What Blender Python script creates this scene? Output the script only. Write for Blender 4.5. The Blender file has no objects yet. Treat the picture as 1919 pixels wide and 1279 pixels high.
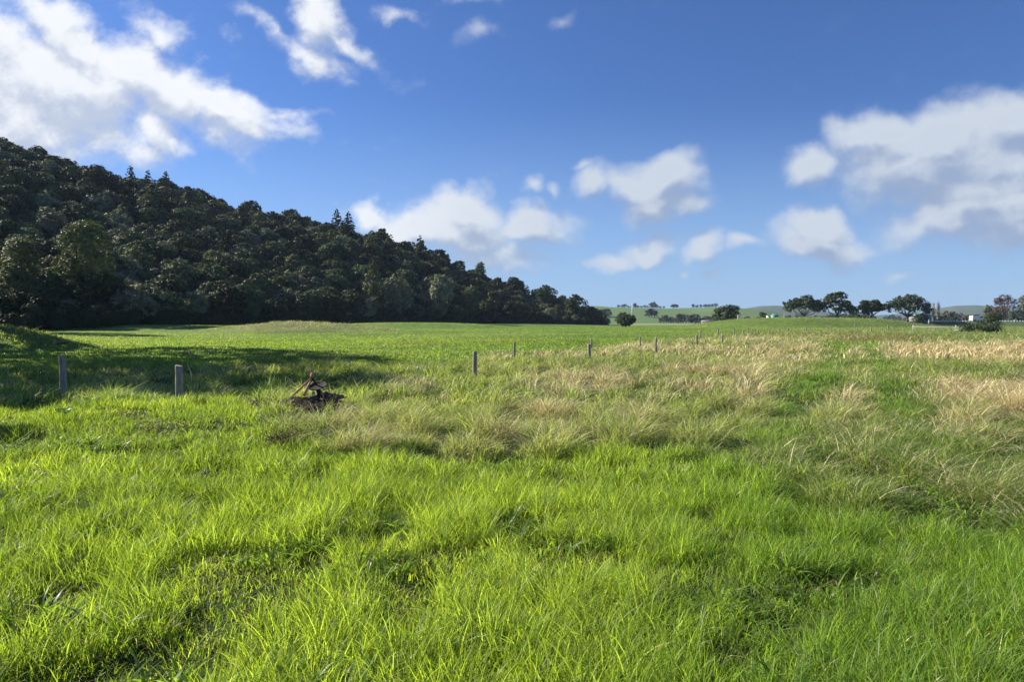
import bpy, math, random
import numpy as np
from mathutils import Vector, Matrix

R = math.radians
rng = np.random.default_rng(11)
random.seed(5)
SC = bpy.context.scene
COL = SC.collection

# ------------------------------------------------------------------ camera, sky, sun, exposure
F = 1279.0                      # focal length in photo pixels (1919 wide): a 24 mm lens
CAMH = 1.75
HY = 603.0                      # photo row of the horizon
cam_d = bpy.data.cameras.new("camera"); cam = bpy.data.objects.new("camera", cam_d); COL.objects.link(cam)
cam_d.sensor_width = 36.0; cam_d.lens = F / 1919.0 * 36.0
cam_d.clip_start = 0.05; cam_d.clip_end = 12000
cam.location = (0, 0, CAMH)
cam.rotation_euler = (R(90) - math.atan((639.5 - HY) / F), 0, 0)
SC.camera = cam
SC.view_settings.view_transform = 'Standard'; SC.view_settings.look = 'None'
SC.view_settings.exposure = 0.85; SC.view_settings.gamma = 1.0
SC.view_settings.use_curve_mapping = False
SC.cycles.max_bounces = 8; SC.cycles.diffuse_bounces = 3; SC.cycles.transmission_bounces = 4
SC.cycles.transparent_max_bounces = 8; SC.cycles.volume_bounces = 0
SC.cycles.use_denoising = True; SC.cycles.sample_clamp_indirect = 2.5
SC.cycles.caustics_reflective = False; SC.cycles.caustics_refractive = False

SUN_AZ = R(-68)                 # measured from +Y towards +X
SUN_EL = R(31)
sd = Vector((math.sin(SUN_AZ) * math.cos(SUN_EL), math.cos(SUN_AZ) * math.cos(SUN_EL), math.sin(SUN_EL)))
sun_d = bpy.data.lights.new("sun", 'SUN'); sun_d.energy = 5.0; sun_d.angle = R(0.5); sun_d.color = (1.0, 0.93, 0.82)
sun = bpy.data.objects.new("sun", sun_d); COL.objects.link(sun)
sun.rotation_euler = sd.to_track_quat('Z', 'Y').to_euler(); sun.location = (0, 0, 60)

world = bpy.data.worlds.new("World"); SC.world = world; world.use_nodes = True
WT = world.node_tree; WN = WT.nodes; WL = WT.links; WN.clear()

class NT:
    """tiny helper to wire nodes"""
    def __init__(s, tree): s.t = tree
    def n(s, kind, ins=None, **props):
        nd = s.t.nodes.new(kind)
        for k, v in props.items(): setattr(nd, k, v)
        for k, v in (ins or {}).items():
            if isinstance(v, bpy.types.NodeSocket): s.t.links.new(v, nd.inputs[k])
            else: nd.inputs[k].default_value = v
        return nd
    def m(s, op, a, b=None, c=None, clamp=False):
        ins = {0: a}
        if b is not None: ins[1] = b
        if c is not None: ins[2] = c
        return s.n('ShaderNodeMath', ins, operation=op, use_clamp=clamp).outputs[0]
    def vm(s, op, a, b=None):
        ins = {0: a}
        if b is not None: ins[1] = b
        return s.n('ShaderNodeVectorMath', ins, operation=op)
    def mr(s, v, a, b, c=0.0, d=1.0, smooth=False):
        return s.n('ShaderNodeMapRange', {0: v, 1: a, 2: b, 3: c, 4: d},
                   interpolation_type='SMOOTHSTEP' if smooth else 'LINEAR').outputs[0]
    def noise(s, vec, scale, detail=3.0, rough=0.5, dist=0.0):
        return s.n('ShaderNodeTexNoise', {'Vector': vec, 'Scale': scale, 'Detail': detail, 'Roughness': rough, 'Distortion': dist})
    def mix(s, f, a, b, blend='MIX'):
        nd = s.t.nodes.new('ShaderNodeMix'); nd.data_type = 'RGBA'; nd.blend_type = blend
        for k, v in ((0, f), (6, a), (7, b)):
            if isinstance(v, bpy.types.NodeSocket): s.t.links.new(v, nd.inputs[k])
            else: nd.inputs[k].default_value = v if k == 0 else (*v[:3], 1)
        return nd.outputs[2]

W = NT(WT)
sky = W.n('ShaderNodeTexSky', sky_type='NISHITA', sun_disc=False, sun_elevation=SUN_EL, sun_rotation=SUN_AZ,
          air_density=1.0, dust_density=0.35, ozone_density=3.2, altitude=0)
SKY_K = 0.058
# clouds in the sky: (photo x, photo y, half width, half height, tilt deg, strength)
CLOUDS = [
    (150, 70, 175, 55, -35, 1.0), (120, 150, 200, 90, -20, 1.15), (40, 200, 190, 90, -10, 1.0),
    (300, 160, 190, 70, -30, 1.0), (430, 215, 130, 34, -22, .85), (520, 232, 90, 16, -5, .5),
    (210, 250, 110, 50, -35, .75), (300, 260, 60, 45, -50, .75), (60, 30, 100, 40, -30, .5),
    (-150, 150, 250, 160, 0, 1.0), (320, 60, 90, 40, -35, .55),
    (600, 30, 75, 55, -50, .78), (640, 70, 85, 26, -35, .62), (590, 110, 75, 40, -35, .55), (745, 35, 46, 17, -28, .5),
    (500, 60, 80, 20, -35, .5), (890, 85, 60, 20, 20, .34), (1045, 35, 32, 20, 30, .33), (900, 15, 90, 20, 10, .42),
    (870, 405, 62, 38, 0, 1.05), (850, 435, 110, 40, 0, 1.0), (985, 425, 85, 30, 0, .9), (722, 412, 40, 22, -20, .8),
    (930, 470, 120, 40, 0, .62), (790, 440, 80, 30, -10, .85),
    (1235, 355, 75, 48, 15, 1.0), (1120, 350, 34, 30, 25, .8), (1180, 350, 60, 34, 0, .7), (1245, 395, 65, 28, 0, .9),
    (1108, 318, 28, 16, 0, .5), (1003, 362, 24, 20, 0, .6), (1042, 366, 18, 12, 0, .5),
    (1212, 460, 60, 24, 8, .8), (1140, 478, 50, 20, 0, .78), (1320, 465, 36, 24, 0, .75), (1385, 463, 36, 20, 0, .68),
    (1340, 507, 26, 14, 0, .55), (1285, 505, 20, 12, 0, .4),
    (1520, 422, 62, 34, 0, 1.0), (1525, 450, 95, 34, -4, .98), (1460, 435, 40, 30, 0, .6), (1590, 455, 60, 18, 0, .6),
    (1522, 310, 58, 36, 0, .9), (1640, 265, 66, 46, 0, .95), (1760, 265, 120, 62, 10, 1.1), (1890, 250, 110, 60, 10, 1.0),
    (1720, 330, 150, 50, 5, .98), (1860, 320, 140, 60, 0, 1.0), (1800, 410, 150, 42, 5, .95), (1900, 400, 150, 56, 0, 1.0),
    (1690, 425, 60, 22, 0, .5), (1680, 495, 45, 16, 0, .45), (1690, 315, 110, 50, 0, 1.0), (1770, 300, 190, 66, 5, 1.1), (1860, 370, 170, 60, 0, 1.0), (1200, 365, 60, 36, 0, .8), (560, 500, 10, 10, 0, .1), (2150, 330, 260, 150, 0, 1.0), (2050, 80, 60, 30, 0, .3),
]
gen = W.n('ShaderNodeTexCoord').outputs['Generated']
sep = W.n('ShaderNodeSeparateXYZ', {0: gen})
dy = W.m('MAXIMUM', sep.outputs[1], 0.02)
uu = W.m('DIVIDE', sep.outputs[0], dy); vv = W.m('DIVIDE', sep.outputs[2], dy)
uv = W.n('ShaderNodeCombineXYZ', {0: uu, 1: vv, 2: 0.0}).outputs[0]
def cloud_field(shift):
    p = W.vm('MULTIPLY', W.vm('ADD', uv, shift).outputs[0], (1, 1, 1e-6)).outputs[0]
    w1 = W.noise(p, 5.0, 3.0, 0.55); w2 = W.noise(p, 22.0, 3.0, 0.55)
    o = W.vm('SCALE', W.vm('SUBTRACT', w1.outputs['Color'], (0.5, 0.5, 0.5)).outputs[0]); o.inputs[3].default_value = 0.13
    o2 = W.vm('SCALE', W.vm('SUBTRACT', w2.outputs['Color'], (0.5, 0.5, 0.5)).outputs[0]); o2.inputs[3].default_value = 0.035
    p2 = W.vm('ADD', W.vm('ADD', p, o.outputs[0]).outputs[0], o2.outputs[0]).outputs[0]
    ps_ = W.n('ShaderNodeSeparateXYZ', {0: p2}); psx, psy = ps_.outputs[0], ps_.outputs[1]
    acc = None
    for (px, py, hw, hh, tilt, k) in CLOUDS:
        vec = p2 if acc is None else W.n('ShaderNodeCombineXYZ', {0: psx, 1: psy, 2: acc}).outputs[0]   # chained so that few values are live at once
        mp = W.n('ShaderNodeMapping', {'Vector': vec, 'Location': ((px - 960) / F, (HY - py) / F, 0),
                                       'Rotation': (0, 0, R(tilt)), 'Scale': (hw * 1.6 / F, hh * 1.6 / F, 1e6)}, vector_type='TEXTURE')
        ln = W.vm('LENGTH', mp.outputs[0]).outputs[1]
        b = W.m('MULTIPLY', W.mr(ln, 1.0, 0.0), k)
        acc = b if acc is None else W.m('SMOOTH_MAX', acc, b, 0.08)
    fb = W.noise(W.n('ShaderNodeMapping', {'Vector': p, 'Rotation': (0, 0, R(-28)), 'Scale': (0.9, 1.12, 1)}).outputs[0], 14.0, 8.0, 0.62).outputs['Fac']
    return W.m('ADD', acc, W.m('MULTIPLY', W.m('SUBTRACT', fb, 0.5), W.mr(psx, -0.25, 0.05, 1.05, 0.46)))
d0 = cloud_field((0, 0, 0)); d1 = cloud_field(W.n('ShaderNodeCombineXYZ', {0: -0.010, 1: 0.034, 2: d0}).outputs[0])
alpha = W.mr(d0, 0.10, 0.66, 0.0, 0.96, smooth=True)
front = W.mr(sep.outputs[1], 0.05, 0.2); alpha = W.m('MULTIPLY', alpha, front)
fine = W.noise(uv, 46.0, 5.0, 0.62).outputs['Fac']
d0 = W.m('ADD', d0, W.m('MULTIPLY', W.m('SUBTRACT', fine, 0.5), 0.16))
lit = W.mr(W.m('SUBTRACT', d0, d1), -0.30, 0.28, 0.0, 1.0, smooth=True)
thick = W.mr(d0, 0.25, 1.0, 0.0, 1.0)
lf = W.mr(uu, -0.35, 0.12, 0.0, 1.0, smooth=True)
c_sh = W.mix(lf, (0.30, 0.34, 0.42), (0.185, 0.235, 0.335)); c_li = W.mix(lf, (0.56, 0.57, 0.58), (0.37, 0.405, 0.455))
ccol = W.mix(W.m('MULTIPLY', lit, W.m('SUBTRACT', 1.0, W.m('MULTIPLY', thick, 0.15))), c_sh, c_li)
skycol = W.vm('SCALE', sky.outputs[0]); skycol.inputs[3].default_value = SKY_K
skyc = W.mix(1.0, skycol.outputs[0], (0.58, 0.80, 1.22), blend='MULTIPLY')
# thin veil of moisture towards the horizon
veil = W.mr(vv, 0.0, 0.34, 0.62, 0.0, smooth=True)
skyc = W.mix(veil, skyc, (0.22, 0.335, 0.51))
tot = W.mix(alpha, skyc, ccol)
below = W.mr(sep.outputs[2], -0.02, 0.0)
tot = W.mix(below, (0.10, 0.14, 0.08), tot)
bg = W.n('ShaderNodeBackground', {'Color': tot, 'Strength': 1.0})
WL.new(bg.outputs[0], W.n('ShaderNodeOutputWorld').inputs[0])

# ------------------------------------------------------------------ numeric helpers
def _hash(ix, iy, seed):
    h = (ix.astype(np.int64) * 374761393 + iy.astype(np.int64) * 668265263 + seed * 1442695041) & 0xFFFFFFFF
    h = ((h ^ (h >> 13)) * 1274126177) & 0xFFFFFFFF
    return ((h ^ (h >> 16)) & 0xFFFF) / 65535.0
def vnoise(x, y, seed=0):
    ix = np.floor(x); iy = np.floor(y); fx = x - ix; fy = y - iy
    fx = fx * fx * (3 - 2 * fx); fy = fy * fy * (3 - 2 * fy)
    a = _hash(ix, iy, seed); b = _hash(ix + 1, iy, seed); c = _hash(ix, iy + 1, seed); d = _hash(ix + 1, iy + 1, seed)
    return (a * (1 - fx) + b * fx) * (1 - fy) + (c * (1 - fx) + d * fx) * fy
def fbm(x, y, scale, octs=3, seed=0):
    s = 0; a = 1; t = 0
    for o in range(octs):
        s = s + a * vnoise(x / scale * 2 ** o + 17.3 * o, y / scale * 2 ** o - 9.1 * o, seed + o); t += a; a *= 0.5
    return s / t
def sstep(a, b, x):
    t = np.clip((x - a) / (b - a), 0, 1); return t * t * (3 - 2 * t)
def W2P(x, y):
    ys = np.maximum(y, 0.5)
    return 960 + F * x / ys, HY + CAMH * F / ys
def P2W(px, py):                    # where a ray through this photo pixel meets level ground
    y = CAMH * F / (py - HY); return (px - 960) / F * y, y
def UX(px, y): return (px - 960) / F * y

def bump(x, y, cx, cy, rx, ry, rot=0.0, p=1.0):
    c, s = math.cos(rot), math.sin(rot)
    dx = x - cx; dyy = y - cy
    a = (dx * c + dyy * s) / rx; b = (-dx * s + dyy * c) / ry
    return np.exp(-(a * a + b * b) ** p)

def lush_edge(px):
    return np.interp(px, [-800, 0, 200, 440, 490, 620, 760, 900, 1100, 1300, 1450, 1600, 1919, 2600],
                     [775, 775, 778, 768, 800, 850, 862, 848, 838, 862, 905, 970, 1010, 1040])
STRAW = [(1075, 720, 100, 22, 1.15), (1010, 795, 95, 30, 1.0), (1180, 790, 60, 26, .55), (1350, 712, 110, 24, 1.0), (1300, 660, 110, 10, .8),
         (1440, 668, 100, 16, 1.0), (1060, 668, 140, 9, .8), (1200, 655, 120, 8, .85), (1490, 660, 60, 12, 1.0), (1585, 663, 30, 9, .9), (1760, 660, 130, 13, 1.3),
         (1900, 664, 120, 18, 1.4), (1860, 745, 130, 30, 1.15), (1940, 775, 80, 30, 1.0), (1605, 748, 45, 22, .7), (1400, 752, 70, 30, .5),
         (1560, 850, 90, 20, .2), (1800, 810, 100, 22, .4), (930, 672, 40, 10, .6), (1420, 640, 80, 6, .7), (1560, 634, 80, 5, .5),
         (1300, 642, 50, 5, .6), (900, 875, 25, 8, .5), (620, 800, 40, 20, .45), (760, 720, 60, 14, .3), (690, 850, 60, 20, .3), (1240, 880, 50, 20, .4)]
def zones(x, y):
    """soft masks of what grows where"""
    px, py = W2P(x, y)
    n1 = fbm(x, y, 1.6, 3, 3); n2 = fbm(x, y, 5.0, 3, 7); n3 = fbm(x, y, 18, 3, 9)
    lush = sstep(-1, 1, (py - lush_edge(px) + (n1 - .5) * 70 + (n2 - .5) * 60) / 16)
    straw = 0
    for (cx, cy, rx, ry, k) in STRAW:
        straw = np.maximum(straw, k * np.exp(-(((px - cx) / rx) ** 2 + ((py - cy) / ry) ** 2) ** 1.4))
    straw = np.maximum(straw, .62 * bump(x, y, UX(560, 112), 112, 14, 7, -.1, 1.5))
    straw = np.clip(straw * (0.45 + 1.1 * n1), 0, 1)
    # the grazed paddock beyond the fence
    edge = np.interp(px, [-900, 0, 250, 480, 740, 880, 960, 1110, 1200, 1315, 1400, 1480, 1560], [700, 690, 690, 690, 690, 674, 668, 660, 648, 634, 622, 616, 612])
    past = sstep(-1, 1, (edge - py + (n2 - .5) * 14) / (2.0 + .05 * (py - HY))) * sstep(1600, 1500, px)
    red = np.exp(-(((px - 1665) / 110) ** 2 + ((py - 636) / 8) ** 2) ** 1.5) + .5 * np.exp(-(((px - 1500) / 120) ** 2 + ((py - 630) / 5) ** 2))
    red = np.clip(red * (.4 + 1.1 * n2), 0, 1)
    # the faint wheel track
    tc = np.interp(py, [625, 645, 660, 700, 740, 800, 870], [1545, 1570, 1575, 1545, 1500, 1460, 1430])
    tc2 = np.interp(py, [625, 645, 660, 700, 740, 800, 870], [1590, 1625, 1640, 1650, 1660, 1700, 1760])
    wt = np.interp(py, [625, 700, 800, 900], [16, 30, 46, 60])
    track = np.maximum(np.exp(-((px - tc) / wt) ** 2), np.exp(-((px - tc2) / wt) ** 2) * .8) * sstep(900, 780, py) * sstep(632, 645, py)
    straw = straw * (1 - .8 * track)
    return dict(px=px, py=py, lush=lush, straw=straw * (1 - .85 * lush), past=past * (1 - lush), red=red, track=track, n1=n1, n2=n2, n3=n3)

def gz(x, y):
    """height of the ground (without the wooded hill)"""
    x = np.asarray(x, float); y = np.asarray(y, float)
    r = np.hypot(x, y)
    nearf = sstep(120, 30, r)
    z = (fbm(x, y, 2.2, 3, 21) - .5) * 0.22 * nearf + (fbm(x, y, 9, 2, 25) - .5) * 0.35 * sstep(4, 12, r) * sstep(250, 60, r)
    z = z + (fbm(x, y, 0.7, 2, 31) - .5) * 0.12 * sstep(25, 10, r)
    z = z * sstep(0.0, 3.0, r)
    far = sstep(15, 40, y)
    z = z * (1 - .45 * sstep(40, 80, r))
    # bank at the left edge, low mound under the wood, big mound on the right
    z = z + 1.45 * bump(x, y, UX(-110, 46), 46, 6.5, 7, .2, 1.5)
    z = z + (1.7 + .8 * (fbm(x, y, 6, 3, 41) - .5) * 2 * .6) * bump(x, y, UX(560, 112), 114, 14.5, 7, -.1, 1.3) + 1.5 * bump(x, y, UX(760, 165), 172, 26, 10, 0, 1.5) + 1.1 * bump(x, y, UX(250, 122), 128, 40, 9, -.1, 1.3)
    z = z + .9 * bump(x, y, UX(900, 230), 236, 50, 18, .5, 1.5)
    z = z + (2.75 + .35 * (fbm(x, y, 14, 3, 5) - .5) * 2) * bump(x, y, UX(1520, 205), 208, 34, 17, 0.05, 2.4)
    z = z + 1.75 * bump(x, y, UX(1850, 262), 262, 60, 9, 0.0, 3.0)      # road embankment
    z = z - .35 * bump(x, y, UX(150, 20), 20, 9, 4, -.3, 1.5)
    z = z - 0.02 * np.where(r < 60, zones(x, y)['track'], 0)
    return z

# wooded hill, given by its skyline
SIL = np.array([(-1500, 150), (-900, 160), (-400, 200), (0, 272), (100, 308), (190, 330), (310, 352), (400, 382), (470, 398), (560, 404), (640, 416), (700, 436),
                (760, 457), (830, 486), (900, 508), (960, 527), (1000, 538), (1060, 556), (1100, 572), (1125, 592), (1150, 603), (1900, 603)], float)
BD = np.array([(-1500, 118), (0, 118), (200, 124), (430, 150), (700, 196), (900, 246), (1110, 300), (1160, 312)], float)
RD = np.array([(-1500, 300), (0, 290), (400, 300), (800, 330), (1000, 338), (1160, 342)], float)
def hill_rel(x, y):
    px = 960 + F * x / np.maximum(y, 1)
    S = np.interp(px, SIL[:, 0], SIL[:, 1]); B = np.interp(px, BD[:, 0], BD[:, 1]); Rr = np.interp(px, RD[:, 0], RD[:, 1])
    zr = np.maximum(Rr * (HY + 2 - S) / F - 6.0 * sstep(1130, 1060, px) + CAMH, 0.0)
    zr = zr * sstep(1150, 1040, px)
    t = (y - B) / (Rr - B)
    tt = np.clip(t, 0, 1)
    s = 0.55 * tt + .45 * (tt * tt * (3 - 2 * tt))
    s = np.where(t > 1, np.clip(1 - (t - 1) * .55, 0, 1), s)
    z = zr * s
    z = z + ((fbm(x, y, 42, 3, 51) - .5) * 9) * np.clip(s * 2.2, 0, 1) * np.clip(zr / 25, 0, 1)
    return z, t
def hz(x, y):
    z, t = hill_rel(x, y)
    return gz(x, y) + np.where(t > 0, z, np.clip(t * 30, -1.5, 0))

# ------------------------------------------------------------------ mesh helpers
def set_attr(me, name, arr):
    a = me.color_attributes.new(name, 'FLOAT_COLOR', 'POINT')
    c = np.ones((len(me.vertices), 4), np.float32); c[:, :3] = arr
    a.data.foreach_set('color', c.ravel())
def raw_mesh(name, V, quads=None, tris=None, smooth=False):
    me = bpy.data.meshes.new(name)
    nq = 0 if quads is None else len(quads); nt = 0 if tris is None else len(tris)
    me.vertices.add(len(V)); me.vertices.foreach_set('co', np.asarray(V, np.float32).ravel())
    idx = []
    if nq: idx.append(np.asarray(quads, np.int32).ravel())
    if nt: idx.append(np.asarray(tris, np.int32).ravel())
    idx = np.concatenate(idx)
    me.loops.add(len(idx)); me.loops.foreach_set('vertex_index', idx)
    me.polygons.add(nq + nt)
    st = np.concatenate([np.arange(nq) * 4, nq * 4 + np.arange(nt) * 3]).astype(np.int32)
    me.polygons.foreach_set('loop_start', st)
    if smooth: me.polygons.foreach_set('use_smooth', np.ones(nq + nt, bool))
    me.update(calc_edges=True)
    return me
def tag(o, label=None, cat=None, group=None, kind=None):
    if label: o['label'] = label
    if cat: o['category'] = cat
    if group: o['group'] = group
    if kind: o['kind'] = kind
    return o
def link(name, me, mat=None, parent=None, loc=None):
    o = bpy.data.objects.new(name, me); COL.objects.link(o)
    if mat is not None and len(me.materials) == 0: me.materials.append(mat)
    if parent is not None: o.parent = parent
    if loc is not None: o.location = loc
    return o
def empty(name, loc, rz=0.0, s=1.0):
    o = bpy.data.objects.new(name, None); COL.objects.link(o); o.location = loc; o.rotation_euler = (0, 0, rz)
    o.scale = (s, s, s) if not isinstance(s, tuple) else s
    o.empty_display_size = 0.2
    return o
class MB:
    """collects boxes, tubes, discs; builds one mesh"""
    def __init__(s): s.V = []; s.Q = []; s.T = []; s.n = 0
    def add(s, V, Q=None, T=None):
        V = np.asarray(V, float)
        s.V.append(V)
        if Q is not None and len(Q): s.Q.append(np.asarray(Q, int) + s.n)
        if T is not None and len(T): s.T.append(np.asarray(T, int) + s.n)
        s.n += len(V); return s
    def box(s, c, size, rz=0.0, tilt=None, taper=1.0):
        hx, hy, hz_ = [v / 2 for v in size]
        V = np.array([[-hx, -hy, -hz_], [hx, -hy, -hz_], [hx, hy, -hz_], [-hx, hy, -hz_],
                      [-hx * taper, -hy * taper, hz_], [hx * taper, -hy * taper, hz_], [hx * taper, hy * taper, hz_], [-hx * taper, hy * taper, hz_]])
        M = Matrix.Rotation(rz, 3, 'Z')
        if tilt is not None: M = Matrix.Rotation(tilt[1], 3, tilt[0]) @ M
        V = V @ np.array(M).T + np.array(c)
        return s.add(V, [[0, 3, 2, 1], [4, 5, 6, 7], [0, 1, 5, 4], [1, 2, 6, 5], [2, 3, 7, 6], [3, 0, 4, 7]])
    def tube(s, pts, rad, k=8, cap=True, wob=0.0):
        pts = np.asarray(pts, float); n = len(pts)
        rad = np.full(n, rad) if np.isscalar(rad) else np.asarray(rad, float)
        V = []
        for i in range(n):
            d = pts[min(i + 1, n - 1)] - pts[max(i - 1, 0)]; d = d / (np.linalg.norm(d) + 1e-9)
            a = np.array([1.0, 0, 0]) if abs(d[0]) < .8 else np.array([0, 1.0, 0])
            u = np.cross(d, a); u /= np.linalg.norm(u); v = np.cross(d, u)
            for j in range(k):
                t = 2 * math.pi * j / k
                rr = rad[i] * (1 + wob * math.sin(3 * t + i * 1.7) * .5 + wob * random.uniform(-.5, .5))
                V.append(pts[i] + rr * (math.cos(t) * u + math.sin(t) * v))
        Q = [[i * k + j, i * k + (j + 1) % k, (i + 1) * k + (j + 1) % k, (i + 1) * k + j] for i in range(n - 1) for j in range(k)]
        T = []
        if cap:
            V.append(pts[0]); V.append(pts[-1]); a, b = n * k, n * k + 1
            T = [[a, (j + 1) % k, j] for j in range(k)] + [[b, (n - 1) * k + j, (n - 1) * k + (j + 1) % k] for j in range(k)]
        return s.add(V, Q, T)
    def lathe(s, prof, c, k=20, M=None):
        V = []
        for (r, z) in prof:
            for j in range(k):
                t = 2 * math.pi * j / k; V.append([r * math.cos(t), r * math.sin(t), z])
        V = np.array(V)
        if M is not None: V = V @ np.array(M.to_3x3()).T
        V = V + np.array(c)
        Q = [[i * k + j, i * k + (j + 1) % k, (i + 1) * k + (j + 1) % k, (i + 1) * k + j] for i in range(len(prof) - 1) for j in range(k)]
        return s.add(V, Q)
    def build(s, name, mat, parent=None, smooth=False, bevel=0.0):
        V = np.concatenate(s.V); Q = np.concatenate(s.Q) if s.Q else None; T = np.concatenate(s.T) if s.T else None
        me = raw_mesh(name, V, Q, T, smooth)
        o = link(name, me, mat, parent)
        if bevel:
            b = o.modifiers.new('bevel', 'BEVEL'); b.width = bevel; b.segments = 2; b.limit_method = 'ANGLE'
        return o

# ------------------------------------------------------------------ materials
def new_mat(name):
    m = bpy.data.materials.new(name); m.use_nodes = True; m.node_tree.nodes.clear()
    return m, NT(m.node_tree)
def out(T, sh, disp=None):
    o = T.n('ShaderNodeOutputMaterial'); T.t.links.new(sh, o.inputs[0])
def leafy(name, colour=None, trans=0.4, rough=0.55, tint=(1, 1, 1), var=0.0, spec=.3, tcol=(1.15, 1.25, .55)):
    m, T = new_mat(name)
    if colour is None: c = T.n('ShaderNodeVertexColor', layer_name='Col').outputs[0]
    else:
        oi = T.n('ShaderNodeObjectInfo')
        geo = T.n('ShaderNodeNewGeometry')
        nz = T.noise(T.n('ShaderNodeTexCoord').outputs['Object'], 0.55, 2.0)
        hsv = T.n('ShaderNodeHueSaturation', {'Hue': T.mr(oi.outputs['Random'], 0, 1, .5 - .035 * var, .5 + .03 * var),
                                              'Saturation': T.mr(nz.outputs[0], .3, .7, 1.15, .8),
                                              'Value': T.m('MULTIPLY', T.mr(oi.outputs['Random'], 0, 1, 1 - .35 * var, 1 + .4 * var), T.mr(geo.outputs['Random Per Island'], 0, 1, .7, 1.35)),
                                              'Color': (*colour, 1)})
        c = hsv.outputs[0]
    p = T.n('ShaderNodeBsdfPrincipled', {'Base Color': c, 'Roughness': rough, 'Specular IOR Level': spec})
    tr = T.n('ShaderNodeBsdfTranslucent', {'Color': T.mix(1.0, c, tcol, blend='MULTIPLY')})
    ms = T.n('ShaderNodeMixShader', {0: trans, 1: p.outputs[0], 2: tr.outputs[0]})
    out(T, ms.outputs[0]); return m
def plain(name, c1, c2, scale=8.0, rough=0.8, metallic=0.0, bumpk=0.2, stretch=(1, 1, 1), detail=5.0):
    m, T = new_mat(name)
    co = T.n('ShaderNodeMapping', {'Vector': T.n('ShaderNodeTexCoord').outputs['Object'], 'Scale': stretch}).outputs[0]
    nz = T.noise(co, scale, detail, .6)
    p = T.n('ShaderNodeBsdfPrincipled', {'Base Color': T.mix(T.mr(nz.outputs[0], .3, .7), c1, c2), 'Roughness': rough, 'Metallic': metallic})
    if bumpk:
        b = T.n('ShaderNodeBump', {'Strength': bumpk, 'Distance': .02, 'Height': nz.outputs[0]}); T.t.links.new(b.outputs[0], p.inputs['Normal'])
    out(T, p.outputs[0]); return m

M_GRASS = leafy('grass_blade', None, .55, .42, spec=.35, tcol=(1.75, 1.72, .75))
M_DRY = leafy('dry_grass_blade', None, .30, .6, spec=.25, tcol=(1.1, 1.05, .9))
M_WOOD = plain('weathered_post_wood', (.42, .36, .27), (.19, .155, .115), 6, .9, 0, .6, (6, 6, .8))
M_BARK = plain('bark', (.09, .075, .06), (.16, .14, .12), 3, .9, 0, .5, (3, 3, 1))
M_PALEBARK = plain('pale_bark', (.30, .27, .23), (.42, .39, .34), 2, .9, 0, .3, (3, 3, 1))
M_RUST = plain('rusty_iron', (.38, .17, .09), (.58, .36, .24), 22, .85, .15, .4)
M_DARKIRON = plain('dark_iron', (.010, .009, .008), (.035, .022, .016), 26, .9, .0, .3)
M_ROT = plain('rotten_wood', (.05, .033, .022), (.19, .125, .085), 9, .95, 0, .8, (3, 1, 1))
M_PALEWOOD = plain('sun_bleached_rail', (.60, .56, .42), (.72, .68, .54), 4, .8, 0, .2)
M_WHITE = plain('white_paint', (.72, .72, .70), (.80, .80, .78), 3, .45, 0, .05)
M_STONE = plain('pale_stone', (.5, .48, .42), (.34, .32, .28), 6, .9, 0, .6)
M_TANK = plain('green_tank_plastic', (.09, .27, .20), (.11, .31, .23), 2, .5, 0, .02)
M_TEAL = plain('blue_green_roof_iron', (.20, .36, .37), (.26, .42, .42), 1, .5, 0, .1)
M_WALL = plain('grey_weatherboard', (.20, .19, .18), (.26, .245, .23), 2, .8, 0, .1)
M_GLASS = plain('dark_window_glass', (.02, .025, .03), (.04, .045, .05), 1, .1, 0, 0)
M_TYRE = plain('tyre_rubber', (.02, .02, .02), (.03, .03, .03), 8, .8, 0, .1)
M_DEAD = plain('dead_stalk', (.42, .36, .26), (.30, .25, .18), 10, .8, 0, .1)
M_HOOD = plain('concrete', (.46, .42, .34), (.36, .33, .28), 3, .9, 0, .2)
M_ROAD = plain('pale_road_gravel', (.34, .31, .27), (.24, .22, .2), .6, .9, 0, .1)

def ground_material():
    m, T = new_mat('ground_turf')
    c = T.n('ShaderNodeVertexColor', layer_name='Col').outputs[0]
    geo = T.n('ShaderNodeNewGeometry').outputs['Position']
    st = T.n('ShaderNodeMapping', {'Vector': geo, 'Scale': (1, .35, 1)}).outputs[0]
    a = T.noise(st, 1.3, 6.0, .7).outputs[0]; b = T.noise(geo, .08, 4.0, .6).outputs[0]; f = T.noise(geo, 9.0, 4.0, .7).outputs[0]
    k = T.m('MULTIPLY', T.mr(a, .3, .7, .62, 1.42), T.mr(b, .3, .7, .82, 1.2)); k = T.m('MULTIPLY', k, T.mr(f, .3, .7, .75, 1.25))
    cc = T.vm('SCALE', c); T.t.links.new(k, cc.inputs[3])
    p = T.n('ShaderNodeBsdfPrincipled', {'Base Color': cc.outputs[0], 'Roughness': .9, 'Specular IOR Level': .1})
    bu = T.n('ShaderNodeBump', {'Strength': .9, 'Distance': .25, 'Height': T.m('ADD', a, T.m('MULTIPLY', f, .3))}); T.t.links.new(bu.outputs[0], p.inputs['Normal'])
    out(T, p.outputs[0]); return m
M_GROUND = ground_material()
M_HILLSOIL = plain('wood_floor_litter', (.025, .03, .015), (.05, .045, .03), .4, .95, 0, .3)

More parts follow.
